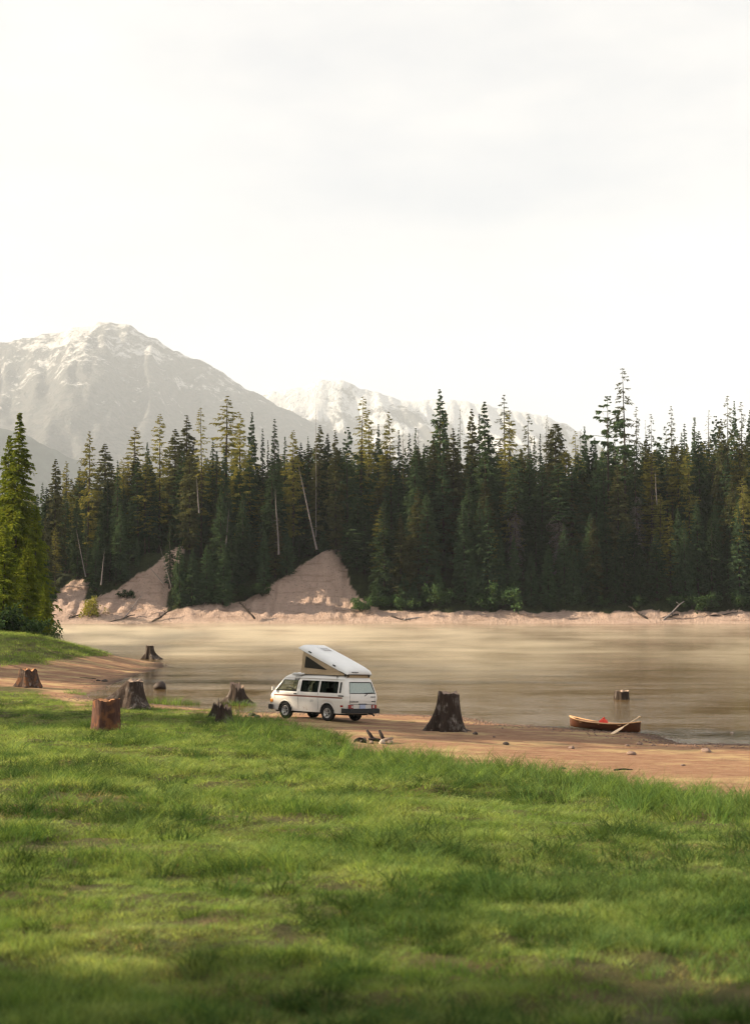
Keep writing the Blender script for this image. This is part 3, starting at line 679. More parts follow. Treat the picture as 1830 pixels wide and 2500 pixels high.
# ------------------------------------------------------------------ stumps
M['stump'] = barkmat('stump_bark', (.030, .021, .016), (.27, .235, .21), None, .9, 1.0, (.50, .65))
M['stump_grey'] = barkmat('stump_grey', (.034, .023, .018), (.17, .145, .13), None, .9, 1.0, (.48, .64))
M['stump_orange'] = barkmat('stump_orange', (.045, .028, .021), (.20, .16, .14), (.15, .065, .03), .7, .8)
M['stump_red'] = barkmat('stump_red', (.062, .031, .023), (.17, .11, .09), (.20, .085, .04), .4, .8)
M['root'] = barkmat('root_wood', (.10, .075, .06), (.33, .26, .22), None, 1.0, 1.5, (.35, .6))
M['cut'] = flat('cut_wood', (.30, .22, .17), .9, .1, .35, 9)
M['cut_orange'] = flat('cut_rotten_wood', (.36, .18, .09), .9, .1, .4, 7)
def stump(loc, h_, rt_, rb, roots, label, mat, cut=None, lobes=7, seed=0, tilt=(0, 0), rim=.10, sink=.12, square=0.0, hollow=.08, feet=True, name='tree_stump', grp='old tree stumps around the lake'):
    r = np.random.default_rng(seed); n, k = 72, 22
    th = np.arange(n) * 2 * math.pi / n; P = []
    ph = r.uniform(0, 6.28)
    topz = h_ * (1 + rim * 2 * vnoise(th * 2.2, th * 0 + seed, seed) + rim * vnoise(th * 7, th * 0, seed + 3))
    flu = .055 * np.cos(lobes * th + ph) + .09 * vnoise(np.cos(th) * 3 + 5, np.sin(th) * 3 + 5, seed) + .05 * vnoise(th * 9, th * 0, seed + 1)
    for i in range(k):
        q = i / (k - 1); z = -sink + (topz + sink) * q
        f = (1 - np.clip(z / h_, 0, 1))
        rr = rt_ + (rb - rt_) * f ** 1.7
        rad = rr * (1 + flu * (.6 + 1.6 * f)) + .018 * fbm(th * 9, z * 1.2 + seed, seed + 7, 3)
        for (a, reach, wd, *ex_) in roots:
            dd = np.abs((th - R(a) + math.pi) % (2 * math.pi) - math.pi)
            rad = rad + reach * np.exp(-(dd / wd) ** 2) * f ** (ex_[0] if ex_ else 2.5)
        if square: rad = rad * (1 + square * (np.abs(np.cos(2 * th + .6)) ** 2 - .5))
        x, y = rad * np.cos(th) + tilt[0] * z, rad * np.sin(th) + tilt[1] * z
        P.append(np.stack([x, y, z + 0 * x], 1))
    V = np.concatenate(P); fc = np.array([(i * n + j, i * n + (j + 1) % n, (i + 1) * n + (j + 1) % n, (i + 1) * n + j) for i in range(k - 1) for j in range(n)])
    e = empty(name, loc)
    link('trunk', mesh_np('stump_trunk', V, fc, True), mat, e)
    top = P[-1]; ctr = top.mean(0); rings = []
    for s, dz in ((.985, -.006), (.75, -hollow * .5), (.45, -hollow), (.12, -hollow * .8)):
        q = ctr + (top - ctr) * s; q[:, 2] += dz + .03 * vnoise(q[:, 0] * 9, q[:, 1] * 9, seed + 4); rings.append(q)
    V = np.concatenate(rings); m_ = len(rings)
    fl = [(i * n + j, i * n + (j + 1) % n, (i + 1) * n + (j + 1) % n, (i + 1) * n + j) for i in range(m_ - 1) for j in range(n)] + [tuple((m_ - 1) * n + j for j in range(n))]
    link('cut_top', mesh_np('stump_top', V, fl, True), cut or M['cut'], e)
    if feet:
        for (a, reach, wd, *ex_) in roots:
            a0 = R(a); b0 = rb * .75; m = MB(); pts = []; ra = []
            for s in np.linspace(0, 1, 7):
                rr = b0 + (reach * 1.05 + .18) * s; aa = a0 + .25 * math.sin(s * 3 + a)
                pts.append(Vector((rr * math.cos(aa), rr * math.sin(aa), h_ * .17 * (1 - s) ** 2 - .03 * s))); ra.append(max(.02, (.13 - .10 * s) * min(1.2, rb * 1.4)))
            m.tube(pts, ra, 8); m.build('root', M['root'], e, True)
    return tag(e, label, 'stump', grp)
def place_stump(px, row, **k):
    p = gp(px, row); return stump((p.x, p.y, hz(p.x, p.y)), **k)
place_stump(1092, 1784, h_=1.42, rt_=.40, rb=.56, roots=[(195, .42, .35), (250, .22, .22), (290, .20, .2), (335, .30, .25), (20, .3, .3), (110, .3, .3)], label='tall dark weathered stump on the dirt between van and canoe', mat=M['stump'], seed=3, tilt=(.03, 0), rim=.07)
place_stump(328, 1728, h_=1.28, rt_=.40, rb=.72, roots=[(180, 1.5, .36, 1.5), (265, .35, .25), (320, .25, .3), (60, .3, .3)], label='large grey-brown stump with a long root sweeping left', mat=M['stump_grey'], seed=8, rim=.06)
place_stump(260, 1783, h_=1.02, rt_=.445, rb=.46, roots=[], label='squat reddish-brown log section standing in the grass', mat=M['stump_red'], cut=M['cut_orange'], seed=12, rim=.05, square=.10, lobes=4, feet=False)
place_stump(68, 1676, h_=.98, rt_=.50, rb=.72, roots=[(200, .25, .3), (285, .2, .25), (335, .3, .3)], label='stump with rusty orange top at the left edge', mat=M['stump_orange'], cut=M['cut_orange'], seed=15, rim=.08)
place_stump(578, 1716, h_=1.05, rt_=.34, rb=.66, roots=[(185, .75, .38), (255, .25, .25), (350, .65, .36), (60, .3, .3)], label='jagged flared stump at the waterline left of the van', mat=M['stump'], seed=21, rim=.22, hollow=.3)
e = place_stump(548, 1764, h_=.62, rt_=.25, rb=.36, roots=[(220, .12, .3), (320, .18, .3)], label='small split stump in grass in front of the van', mat=M['stump_grey'], seed=27, rim=.35, hollow=.3)
place_stump(520, 1752, h_=.50, rt_=.13, rb=.22, roots=[], label='thin broken stub leaning beside the small split stump', mat=M['stump'], seed=29, rim=.3, tilt=(.25, 0), feet=False)
place_stump(366, 1609, h_=1.15, rt_=.34, rb=.52, roots=[(185, .35, .3), (330, .9, .22), (300, .5, .2), (10, .8, .25)], label='distant stump with bared roots on the tip of the left point', mat=M['stump'], seed=33, rim=.06)
p = at(1517, 1706, 77); k = HC / -(ray(1517, 1707).z); p = ray(1517, 1707) * k
stump((p.x, p.y, -.35), .80, .37, .45, [], 'dark stump standing in the lake beyond the canoe', M['stump'], seed=41, rim=.06, feet=False, sink=.4)
k = HC / -(ray(391, 1682).z); p = ray(391, 1682) * k
# boulder in the inlet
def rock(loc, size, seed, mat, name, label=None, cat='rock', grp=None, parent=None):
    bm = bmesh.new(); bmesh.ops.create_icosphere(bm, subdivisions=3, radius=1.0); r = np.random.default_rng(seed)
    dirs = r.normal(size=(9, 3)); dirs /= np.linalg.norm(dirs, axis=1)[:, None]; cutd = r.uniform(.62, .95, 9)
    for v in bm.verts:
        c = np.array(v.co); 
        for d, q in zip(dirs, cutd):
            s = c @ d
            if s > q: c = c - d * (s - q) * .9
        c = c * (1 + .06 * float(vnoise(c[0] * 3 + seed, c[1] * 3 + c[2], seed))); v.co = c * np.array(size)
    me = bpy.data.meshes.new(name); bm.to_mesh(me); bm.free(); me.shade_smooth()
    o = link(name, me, mat, parent, loc); o.rotation_euler = (0, 0, r.uniform(0, 6))
    if label: tag(o, label, cat, grp)
    return o
M['rock_dark'] = flat('wet_rock', (.05, .035, .028), .7, .3, .4, 5)
M['rock'] = flat('stone', (.21, .145, .115), .9, .2, .35, 8)
M['rock_pale'] = flat('pale_stone', (.45, .36, .30), .9, .2, .3, 8)
M['char'] = flat('charred_wood', (.025, .018, .018), .85, .2, .5, 9)
rock((p.x, p.y, .12), (.46, .40, .36), 5, M['rock_dark'], 'boulder', 'dark rounded boulder in the inlet water by the left point', 'rock')
# fire ring
fp = gp(915, 1812)
fr = random.Random(3)
for i in range(9):
    a = 6.283 * i / 9 + .3; x, y = fp.x + .52 * math.cos(a), fp.y + .45 * math.sin(a); s = fr.uniform(.09, .15)
    side = ['right', 'far right', 'far', 'far left', 'left', 'near left', 'near', 'near right', 'outer right'][i]
    rock((x, y, hz(x, y) + s * .3), (s, s * .85, s * .8), 60 + i, M['rock_pale' if i in (0, 7) else ('rock_dark' if i in (4, 5) else 'rock')], 'fire_ring_stone', 'stone on the %s side of the small campfire ring' % side, 'stone', 'stones of the campfire ring')
for i, (dx, dy, L, az, el, lab) in enumerate(((-.15, 0, .42, 150, 50, 'charred log standing up in the campfire ring, left one'), (.22, .05, .42, 125, 48, 'charred log standing up in the campfire ring, right one'),
        (.05, -.2, .55, 200, 8, 'charred log lying flat across the campfire ring'), (.35, -.1, .5, 10, 12, 'pale half-burnt stick in the campfire ring'))):
    m = MB(); d = Vector((math.cos(R(az)) * math.cos(R(el)), math.sin(R(az)) * math.cos(R(el)), math.sin(R(el)))) * L
    m.tube([-d * .5, d * .05, d * .5], [.05, .06, .04], 9); x, y = fp.x + dx, fp.y + dy
    tag(m.build('charred_log' if i < 3 else 'burnt_stick', M['char'] if i < 3 else M['cut'], None, True, loc=(x, y, hz(x, y) + abs(d.z) * .5 + .06)), lab, 'log', 'logs in the campfire ring')
# arched dark branch left of the ring
q = gp(878, 1813); m = MB(); m.tube([Vector((.5 * math.cos(a) * .38, 0, .17 * math.sin(a) - .03)) for a in np.linspace(0, math.pi, 9)], .035, 7)
tag(m.build('bent_branch', M['char'], None, True, loc=(q.x, q.y, hz(q.x, q.y))), 'dark arched branch on the grass edge left of the campfire ring', 'branch')
# stones by the van's nose and over the dirt
for i, (px, row, s, lab) in enumerate(((615, 1748, .22, 'dark stone lying in grass left of the van'), (628, 1752, .16, 'reddish flat stone beside the dark stone left of the van'), (1234, 1818, .13, 'single dark stone on the dirt right of the tall stump'),
        (1394, 1828, .14, 'stone on the dirt below the canoe bow'), (1540, 1843, .16, 'grey stone on the dirt below the canoe stern'), (1722, 1836, .20, 'rounded stone near the right water edge'), (1560, 1818, .14, 'stone on the gravel behind the canoe stern'),
        (1530, 1822, .10, 'small stone on the gravel just below the canoe'), (1374, 1878, .09, 'little dark stone mid dirt flat'), (255, 1664, .22, 'dark stone on the left point mud'), (240, 1663, .16, 'small stone beside the dark stone on the left point'), (1785, 1790, .07, 'pale lump put in for white foam at the right water edge'),  # the pale lump at the right water edge stands in for foam
        (1160, 1793, .14, 'dark stone at the right foot of the tall stump'), (1205, 1800, .08, 'pebble right of the tall stump'), (1665, 1870, .08, 'pebble on the right dirt flat'))):
    p = gp(px, row); rock((p.x, p.y, p.z + s * .18), (s, s * .8, s * .55), 90 + i, M['rock_dark' if 'dark' in lab else ('rock_pale' if 'pale' in lab else 'rock')], 'stone', lab, 'stone')
for i, (px, row, L, az, lab) in enumerate(((1520, 1880, .5, 5, 'short stick lying on the right dirt flat'), (310, 1702, 1.6, 175, 'pale root lying on the left shore'), (215, 1656, 1.2, 160, 'dark stick on the left point mud'))):
    p = gp(px, row); m = MB(); d = Vector((math.cos(R(az)), math.sin(R(az)), 0)) * L
    pts = [d * (s - .5) + Vector((0, .05 * math.sin(s * 5), .03)) for s in np.linspace(0, 1, 6)]
    pts = [Vector((a.x, a.y, hz(p.x + a.x, p.y + a.y) - p.z + .02)) for a in pts]
    m.tube(pts, [.022, .03, .028, .026, .02, .012], 6); tag(m.build('stick', M['cut'] if 'pale' in lab else M['char'], None, True, loc=p), lab, 'stick')
# gravel along the waterline: too small to pick apart
gv = []; gf = []
for i in range(2600):
    sx = rng.uniform(0, 1); j = rng.integers(2, len(SHORE) - 6); (ax, ay), (bx, by) = SHORE[j], SHORE[j + 1]
    x, y = ax + (bx - ax) * sx + rng.normal() * .9, ay + (by - ay) * sx - abs(rng.normal()) * 1.3
    z = hz(x, y) if i < 0 else None; gv.append((x, y, rng.uniform(.015, .05)))
gv = np.array(gv); gz = h(gv[:, 0], gv[:, 1]); ok = gz > -.05; gv = gv[ok]; gz = gz[ok]; n = len(gv)
oct_ = np.array([(1, 0, 0), (0, 1, 0), (-1, 0, 0), (0, -1, 0), (0, 0, .7), (0, 0, -.7)]); of = np.array([(0, 1, 4), (1, 2, 4), (2, 3, 4), (3, 0, 4), (1, 0, 5), (2, 1, 5), (3, 2, 5), (0, 3, 5)])
VV = (oct_[None] * gv[:, 2][:, None, None] * rng.uniform(.6, 1.4, (n, 6, 1))) + np.stack([gv[:, 0], gv[:, 1], gz + .01], 1)[:, None]
FF = (of[None] + (np.arange(n) * 6)[:, None, None]).reshape(-1, 3)
tag(link('pebbles', mesh_np('pebbles', VV.reshape(-1, 3), FF), M['rock']), 'small pebbles scattered along the near waterline', 'pebbles', kind='stuff')

# ------------------------------------------------------------------ canoe, paddle, red bag
M['cedar'] = flat('cedar_hull', (.080, .026, .010), .38, .4, .35, 3, Coat_Weight=.2, Coat_Roughness=.25)
M['gunwale'] = flat('ash_trim', (.62, .36, .17), .4, .4, .15, 5)
M['inner'] = flat('cedar_inside', (.16, .060, .028), .5, .3, .3, 4)
M['paddle'] = flat('paddle_wood', (.70, .48, .27), .35, .4, .15, 6)
M['red'] = flat('red_nylon', (.70, .045, .018), .55, .4, .2, 7)
def canoe():
    ca, cb = gp(1398, 1776), gp(1553, 1790)        # bow and stern foot on the shore
    ax = (cb - ca); L = Vector((ax.x, ax.y, 0)).length + .35; rz = math.atan2(ax.y, ax.x); c = (ca + cb) / 2
    z0 = min(hz(c.x, c.y), (ca.z + cb.z) / 2)
    e = empty('canoe', (c.x, c.y, z0 + .02)); e.rotation_euler = (R(-3), math.atan2(-(cb.z - ca.z), L), rz)
    N, K = 31, 15; P = []; I = []
    for i in range(N):
        u = -1 + 2 * i / (N - 1); w = .37 * (1 - abs(u) ** 2.6) ** .75 + .012; sh = .28 + .17 * abs(u) ** 2.6; keel = .03 * u * u + (.06 * max(0, abs(u) - .85) / .15) ** 1.0 * .5
        row, rin = [], []
        for j in range(K):
            a = -1 + 2 * j / (K - 1); yy = w * math.copysign(abs(a) ** .62, a); zz = keel + (sh - keel) * abs(a) ** 2.6
            xx = u * L / 2 * (1 + .012 * abs(u) ** 6 * (zz / sh))
            row.append(Vector((xx, yy, zz))); rin.append(Vector((xx * .985, yy * .95, keel + .018 + (sh - keel - .018) * abs(a) ** 2.6)))
        P.append(row); I.append(rin)
    m = MB(); m.grid(P); m.build('hull', M['cedar'], e, True)
    m = MB(); m.grid(I); m.build('hull_lining', M['inner'], e, True)
    for s in (0, -1):
        m = MB(); m.tube([r[s] + Vector((0, 0, .012)) for r in P], .026, 8); m.build('gunwale', M['gunwale'], e, True)
    for s in (-1, 1):
        m = MB(); x0 = s * L / 2 * .995
        m.tube([Vector((x0 * .99, 0, .05)), Vector((x0, 0, .22)), Vector((x0, 0, .46))], .020, 8); m.build('stem_band', M['gunwale'], e, True)
        m = MB(); i0 = 2 if s < 0 else N - 3; q = P[i0]; tip = P[0 if s < 0 else -1][0]
        m.add([q[0], q[-1], Vector((x0, 0, tip.z + .01))], [(0, 1, 2)]); m.v = [(a, b, cc + .012) for a, b, cc in m.v]; m.build('deck_plate', M['gunwale'], e)
    for u in (-.5, .0, .55):
        i0 = int((u + 1) / 2 * (N - 1)); q = P[i0]; zz = q[0].z - .05
        m = MB(); wd = .06 if u == 0 else .24; m.box((q[0].x, 0, zz), (wd, (q[-1].y - q[0].y) * .97, .02)); m.build('thwart' if u == 0 else 'seat', M['gunwale'], e, bevel=.004)
    tag(e, 'varnished cedar-strip canoe pulled up on the dirt shore', 'canoe')
    mw = Matrix.Translation(e.location) @ e.rotation_euler.to_matrix().to_4x4()
    # red bag in the canoe
    bm = bmesh.new(); bmesh.ops.create_icosphere(bm, subdivisions=3, radius=1)
    for v in bm.verts:
        v.co = Vector((v.co.x * .20, v.co.y * .19, (abs(v.co.z) ** .8 * math.copysign(1, v.co.z)) * .22)) * (1 + .16 * float(vnoise(v.co.x * 3 + 4, v.co.z * 3 + v.co.y * 2, 5)))
    me = bpy.data.meshes.new('red_bag'); bm.to_mesh(me); bm.free(); me.shade_smooth()
    b = empty('dry_bag', mw @ Vector((-.10, .05, .24))); link('sack', me, M['red'], b)
    m = MB(); m.tube([Vector((0, 0, .19)), Vector((.02, 0, .24)), Vector((.05, 0, .26))], [.07, .035, .05], 8); m.build('rolled_top', M['red'], b, True)
    tag(b, 'red bag stowed amidships in the canoe', 'bag')
    # paddle leaning on the near gunwale: blade tip on the ground, grip up to the right
    # pixel anchors give blade foot and grip positions at the canoe's own distance
    f = gp(1492, 1793); g = at(1562, 1749, c.y - .45); d = g - f; Lp = d.length
    p = empty('canoe_paddle', f + Vector((0, 0, .01))); p.rotation_mode = 'QUATERNION'; p.rotation_quaternion = d.to_track_quat('Z', 'Y')
    P = []
    for s, w, th in ((0, .055, .008), (.03, .085, .010), (.15, .10, .012), (.30, .085, .014), (.38, .045, .016), (.42, .022, .016)):
        P.append([Vector((w * math.cos(a), th * math.sin(a), s * Lp)) for a in np.linspace(0, 2 * math.pi, 13)])
    m = MB(); m.grid(P); m.add([v for v in P[0][:-1]], [tuple(range(12))]); m.build('blade', M['paddle'], p, True)
    m = MB(); m.tube([Vector((0, 0, .40 * Lp)), Vector((0, 0, .7 * Lp)), Vector((0, 0, .95 * Lp))], [.026, .024, .024], 8); m.build('shaft', M['paddle'], p, True)
    m = MB(); m.tube([Vector((-.05, 0, .955 * Lp)), Vector((0, 0, .975 * Lp)), Vector((.05, 0, .955 * Lp))], [.022, .034, .022], 8); m.build('grip', M['paddle'], p, True)
    tag(p, 'pale wooden paddle leaning on the canoe side', 'paddle')
canoe()

# ------------------------------------------------------------------ grass
def tuft(name, nb, hgt, spread, wd, lean, seed, mat, seg=3):
    r = np.random.default_rng(seed); V = []; Fq = []; 
    for b in range(nb):
        a = r.uniform(0, 6.283); rr = spread * math.sqrt(r.random()); bx, by = rr * math.cos(a), rr * math.sin(a); hh = hgt * r.uniform(.5, 1.15)
        az = a + r.normal() * .8; ll = lean * r.uniform(.3, 1.3) * hh; w = wd * r.uniform(.7, 1.3); fa = r.uniform(0, 6.283); sx, sy = math.cos(fa) * w, math.sin(fa) * w
        n0 = len(V)
        for k in range(seg + 1):
            s = k / seg; x, y, z = bx + math.cos(az) * ll * s * s, by + math.sin(az) * ll * s * s, hh * (s - .18 * s * s * lean) - .02
            ww = 1 - s * .9
            V += [(x - sx * ww, y - sy * ww, z), (x + sx * ww, y + sy * ww, z)]
        Fq += [(n0 + 2 * k, n0 + 2 * k + 1, n0 + 2 * k + 3, n0 + 2 * k + 2) for k in range(seg)]
    me = mesh_np(name, np.array(V), np.array(Fq)); me.materials.append(mat); return me
def grassmat(name, ca, cb, cc, trans=.45):
    t = NT(name); oi = t.n('ObjectInfo'); v = t.coord('World')
    f = t.noise(v, .6, 5, .75, .42, .58); g = t.noise(v, 3.0, 4, .7, .42, .58)
    c = t.mix(f, ca, cb); c = t.mix(t.math('MULTIPLY', g, .7), c, cc)
    mr = t.n('MapRange'); mr.inputs['To Min'].default_value = .5; mr.inputs['To Max'].default_value = 1.5; t.l(oi.outputs['Random'], mr.inputs['Value'])
    vm = t.n('VectorMath'); vm.operation = 'SCALE'; t.l(c, vm.inputs[0]); t.l(mr.outputs[0], vm.inputs['Scale'])
    d = t.n('BsdfDiffuse'); tr = t.n('BsdfTranslucent'); t.l(vm.outputs[0], d.inputs['Color'])
    sc = t.n('VectorMath'); sc.operation = 'MULTIPLY'; sc.inputs[1].default_value = (1.7, 1.5, .8); t.l(vm.outputs[0], sc.inputs[0]); t.l(sc.outputs[0], tr.inputs['Color'])
    ms = t.n('MixShader'); ms.inputs[0].default_value = trans; t.l(d.outputs[0], ms.inputs[1]); t.l(tr.outputs[0], ms.inputs[2])
    t.l(ms.outputs[0], t.out.inputs['Surface']); return t.m
M['grass'] = grassmat('meadow_grass', (.105, .178, .044), (.265, .325, .118), (.170, .240, .070))
M['grass_tall'] = grassmat('tall_grass', (.060, .120, .034), (.120, .185, .062), (.125, .190, .060))
M['grass_dry'] = grassmat('dry_grass', (.22, .19, .08), (.30, .25, .12), (.17, .17, .06), .35)
def scatter(name, pts, scl, src, label):
    n = len(pts); me = bpy.data.meshes.new(name); me.vertices.add(n); me.vertices.foreach_set('co', np.asarray(pts, np.float32).ravel())
    rot = np.stack([rng.normal(0, .10, n), rng.normal(0, .10, n), rng.uniform(0, 6.283, n)], 1).astype(np.float32)
    a = me.attributes.new('rot', 'FLOAT_VECTOR', 'POINT'); a.data.foreach_set('vector', rot.ravel())
    a = me.attributes.new('scl', 'FLOAT_VECTOR', 'POINT'); a.data.foreach_set('vector', np.asarray(scl, np.float32).ravel())
    me.update(); o = link(name, me)
    ng = bpy.data.node_groups.new(name, 'GeometryNodeTree')
    ng.interface.new_socket('Geometry', in_out='INPUT', socket_type='NodeSocketGeometry'); ng.interface.new_socket('Geometry', in_out='OUTPUT', socket_type='NodeSocketGeometry')
    N = ng.nodes; gi = N.new('NodeGroupInput'); go = N.new('NodeGroupOutput'); ip = N.new('GeometryNodeInstanceOnPoints'); ob = N.new('GeometryNodeObjectInfo'); ob.inputs['Object'].default_value = src
    ra = N.new('GeometryNodeInputNamedAttribute'); ra.data_type = 'FLOAT_VECTOR'; ra.inputs['Name'].default_value = 'rot'
    sa = N.new('GeometryNodeInputNamedAttribute'); sa.data_type = 'FLOAT_VECTOR'; sa.inputs['Name'].default_value = 'scl'
    er = N.new('FunctionNodeEulerToRotation'); L = ng.links
    L.new(ra.outputs['Attribute'], er.inputs[0]); L.new(er.outputs[0], ip.inputs['Rotation']); L.new(sa.outputs['Attribute'], ip.inputs['Scale'])
    L.new(gi.outputs[0], ip.inputs['Points']); L.new(ob.outputs['Geometry'], ip.inputs['Instance']); L.new(ip.outputs[0], go.inputs[0])
    md = o.modifiers.new('scatter', 'NODES'); md.node_group = ng
    return tag(o, label, 'grass', kind='stuff')
def src_obj(me):
    o = bpy.data.objects.new(me.name, me); return o
def wedge(n, ymin, ymax, k=0.0):
    """points over the bank, denser near the viewer"""
    u = rng.random(n); y = ymin * (ymax / ymin) ** u if k == 0 else ymin + (ymax - ymin) * u
    x = (rng.random(n) - .5) * (y * .60 + 11.0); return x, y
def tall_field(x, y): return .8 * fbm(x * .33 + 3, y * .40, 61, 3) + .55 * fbm(x * 1.3, y * 1.3, 62, 2) + .5 * fbm(x * 3.1, y * 3.1, 63, 2)
# meadow sward
x, y = wedge(165000, 6.0, 80); z0_, _ = hraw(x, y); gm = grass_mask(x, y, z0_)
bare = fbm(x * .30 + 9, y * .30, 65, 3); sd = shore_dist(x, y)
ok = (rng.random(len(x)) < gm ** 1.3) & (bare < .26 + rng.normal(size=len(x)) * .10) & (fbm(x * 2.2, y * 2.2, 67, 2) < .28 + rng.normal(size=len(x)) * .12) & (sd > .5)
x, y = x[ok], y[ok]; z = h(x, y); tf = tall_field(x, y); sc = (.38 + np.clip(tf + .2, 0, 1) * 1.5) * rng.uniform(.7, 1.3, len(x)) * np.clip(y / 22, .8, 1.35)
ws = np.clip(y / 14, .9, 2.6)
g1 = src_obj(tuft('short_grass_tuft', 13, .125, .10, .0042, .8, 1, M['grass']))
scatter('meadow_grass', np.stack([x, y, z], 1), np.stack([ws, ws, sc * 1.0], 1), g1, 'short uneven green grass covering the near bank')
# taller, darker clumps
x, y = wedge(54000, 7.0, 78); z0_, _ = hraw(x, y); gm = grass_mask(x, y, z0_); tf = tall_field(x, y); px_, row_ = project(x, y, z0_)
edge = np.clip(1 - np.abs(row_ - np.interp(px_, BND[:, 0], BND[:, 1]) - 22) / 55, 0, 1) * (px_ > 560)
ok = (rng.random(len(x)) < np.clip((tf - .12) * 3.0, 0, .9) + edge * .75 * np.clip(.55 + 1.5 * fbm(x * .9, y * .9, 66, 2), 0, 1)) & (rng.random(len(x)) < gm ** .7)
x, y, edge = x[ok], y[ok], edge[ok]; z = h(x, y)
g2 = src_obj(tuft('tall_grass_tuft', 11, .34, .10, .0052, .75, 2, M['grass_tall']))
s_ = rng.uniform(.45, 1.15, len(x)) * (.75 + .85 * edge) * np.clip(y / 18, .55, 1.25); ws = np.clip(y / 16, .9, 2.2)
scatter('tall_grass', np.stack([x, y, z], 1), np.stack([ws, ws, s_], 1), g2, 'taller dark green grass in clumps along the bank edge')
# rank clumps standing out of the sward
x, y = wedge(15000, 6.0, 70); z0_, _ = hraw(x, y); gm = grass_mask(x, y, z0_); cl = fbm(x * .5 + 7, y * .5, 69, 3)
ok = (gm > .5) & (rng.random(len(x)) < np.clip(.18 + 1.6 * cl, .02, .9)); x, y = x[ok], y[ok]; z = h(x, y)
M['grass_dark'] = grassmat('rank_grass', (.032, .070, .020), (.070, .115, .038), (.060, .100, .030), .35)
g4 = src_obj(tuft('rank_clump', 64, .26, .17, .0045, 1.0, 5, M['grass_dark']))
s_ = rng.uniform(.45, 1.25, len(x)); ws = s_ * rng.uniform(.8, 1.3, len(x)) * np.clip(y / 14, .8, 1.7); scatter('grass_clumps', np.stack([x, y, z], 1), np.stack([ws, ws, s_ * np.clip(y / 16, .55, 1.2)], 1), g4, 'dark green rank clumps scattered through the meadow grass')
# dry straw between
x, y = wedge(44000, 7, 80); z0_, _ = hraw(x, y); gm = grass_mask(x, y, z0_); dr = fbm(x * .5, y * .5, 68, 3); sd = shore_dist(x, y)
ok = (dr > -.02) & (gm > .12) & (sd > .6); x, y = x[ok], y[ok]; z = h(x, y)
g3 = src_obj(tuft('dry_grass_tuft', 8, .10, .11, .004, 1.2, 3, M['grass_dry']))
ws = np.clip(y / 14, .9, 2.4); scatter('dry_grass', np.stack([x, y, z], 1), np.stack([ws, ws, rng.uniform(.5, 1.2, len(x))], 1), g3, 'thin dry straw-coloured grass between the green')
# grass on the left point
n = 16000; x = rng.uniform(-48, -15, n); y = rng.uniform(88, 150, n); z0_, _ = hraw(x, y); gm = grass_mask(x, y, z0_); ok = (rng.random(n) < gm) & (z0_ > .25); x, y = x[ok], y[ok]; z = h(x, y)
scatter('point_grass', np.stack([x, y, z], 1), np.stack([np.full(len(x), 3.4), np.full(len(x), 3.4), rng.uniform(1.2, 3.0, len(x))], 1), g1, 'grass covering the top of the left point')
# single clumps standing by themselves
ct = [tuft('clump', 90, .42, .34, .008, .6, 40 + i, M['grass_tall']) for i in range(3)]
for i, (px, row, s, lab) in enumerate(((360, 1716, 1.0, 'tall green grass clump beside the big left stump'), (385, 1717, 1.1, 'tall green grass clump second from the big left stump'), (412, 1718, 1.15, 'tall green grass clump in the middle of the inlet shore row'),
        (440, 1719, 1.1, 'tall green grass clump at the right of the inlet shore row'), (468, 1721, .8, 'small grass clump ending the inlet shore row'), (585, 1722, .95, 'grass clump at the foot of the jagged flared stump'), (612, 1723, .7, 'grass clump right of the jagged flared stump'),
        (560, 1722, .75, 'grass clump left at the foot of the jagged flared stump'),
        (175, 1693, .9, 'grass clump on the left shore between two stumps'), (198, 1696, .6, 'small grass clump beside the left shore clump'), (1449, 1890, .40, 'small green tuft alone on the right dirt flat'), (1618, 1917, .34, 'tiny green tuft below on the right dirt flat'),
        (1715, 1927, .62, 'bushy green tuft near the right grass edge'), (1555, 1902, .28, 'sparse tuft between the two dirt flat tufts'), (720, 1752, .3, 'short tuft under the van front'), (1005, 1764, .25, 'tiny tuft left of the tall stump'))):
    p = gp(px, row); o = link('grass_clump', ct[i % 3], None, None, (p.x, p.y, p.z - .02)); o.scale = (s * 1.5, s * 1.5, s); o.rotation_euler = (0, 0, i * 1.3); tag(o, lab, 'grass clump', 'grass clumps standing alone')

# the unbroken mass of forest behind the trees one can tell apart
def rows(n, y0, y1, seed):
    r = np.random.default_rng(seed); y = r.uniform(y0, y1, n); x = (r.random(n) - .5) * y * .60
    return np.stack([x, y, hf(x, y) - .2], 1), r
for i, (kd, n, y0, y1) in enumerate((('spruce0', 150, 318, 372), ('brown1', 90, 322, 372), ('spruce2', 150, 330, 420), ('larch1', 60, 345, 420))):
    P_, r = rows(n, y0, y1, 200 + i); px_, _ = project(P_[:, 0], P_[:, 1], P_[:, 2])
    topr = np.interp(px_, [100, 300, 600, 900, 1200, 1500, 1830], [1180, 1125, 1110, 1090, 1095, 1100, 1065]) + r.uniform(-15, 80, n)
    hh = HC + (ROWH - topr) / F * P_[:, 1] - P_[:, 2]; a_ = A[kd]; me = a_['parts'][0][1]
    sz = np.maximum(hh, 8) / a_['H']; sw = hh * r.uniform(.19, .27, n) / a_['W']
    o = scatter('forest', P_, np.stack([sw, sw, sz], 1), src_obj(me), 'mass of dark conifers filling the far forest behind the front trees'); o['category'] = 'forest'
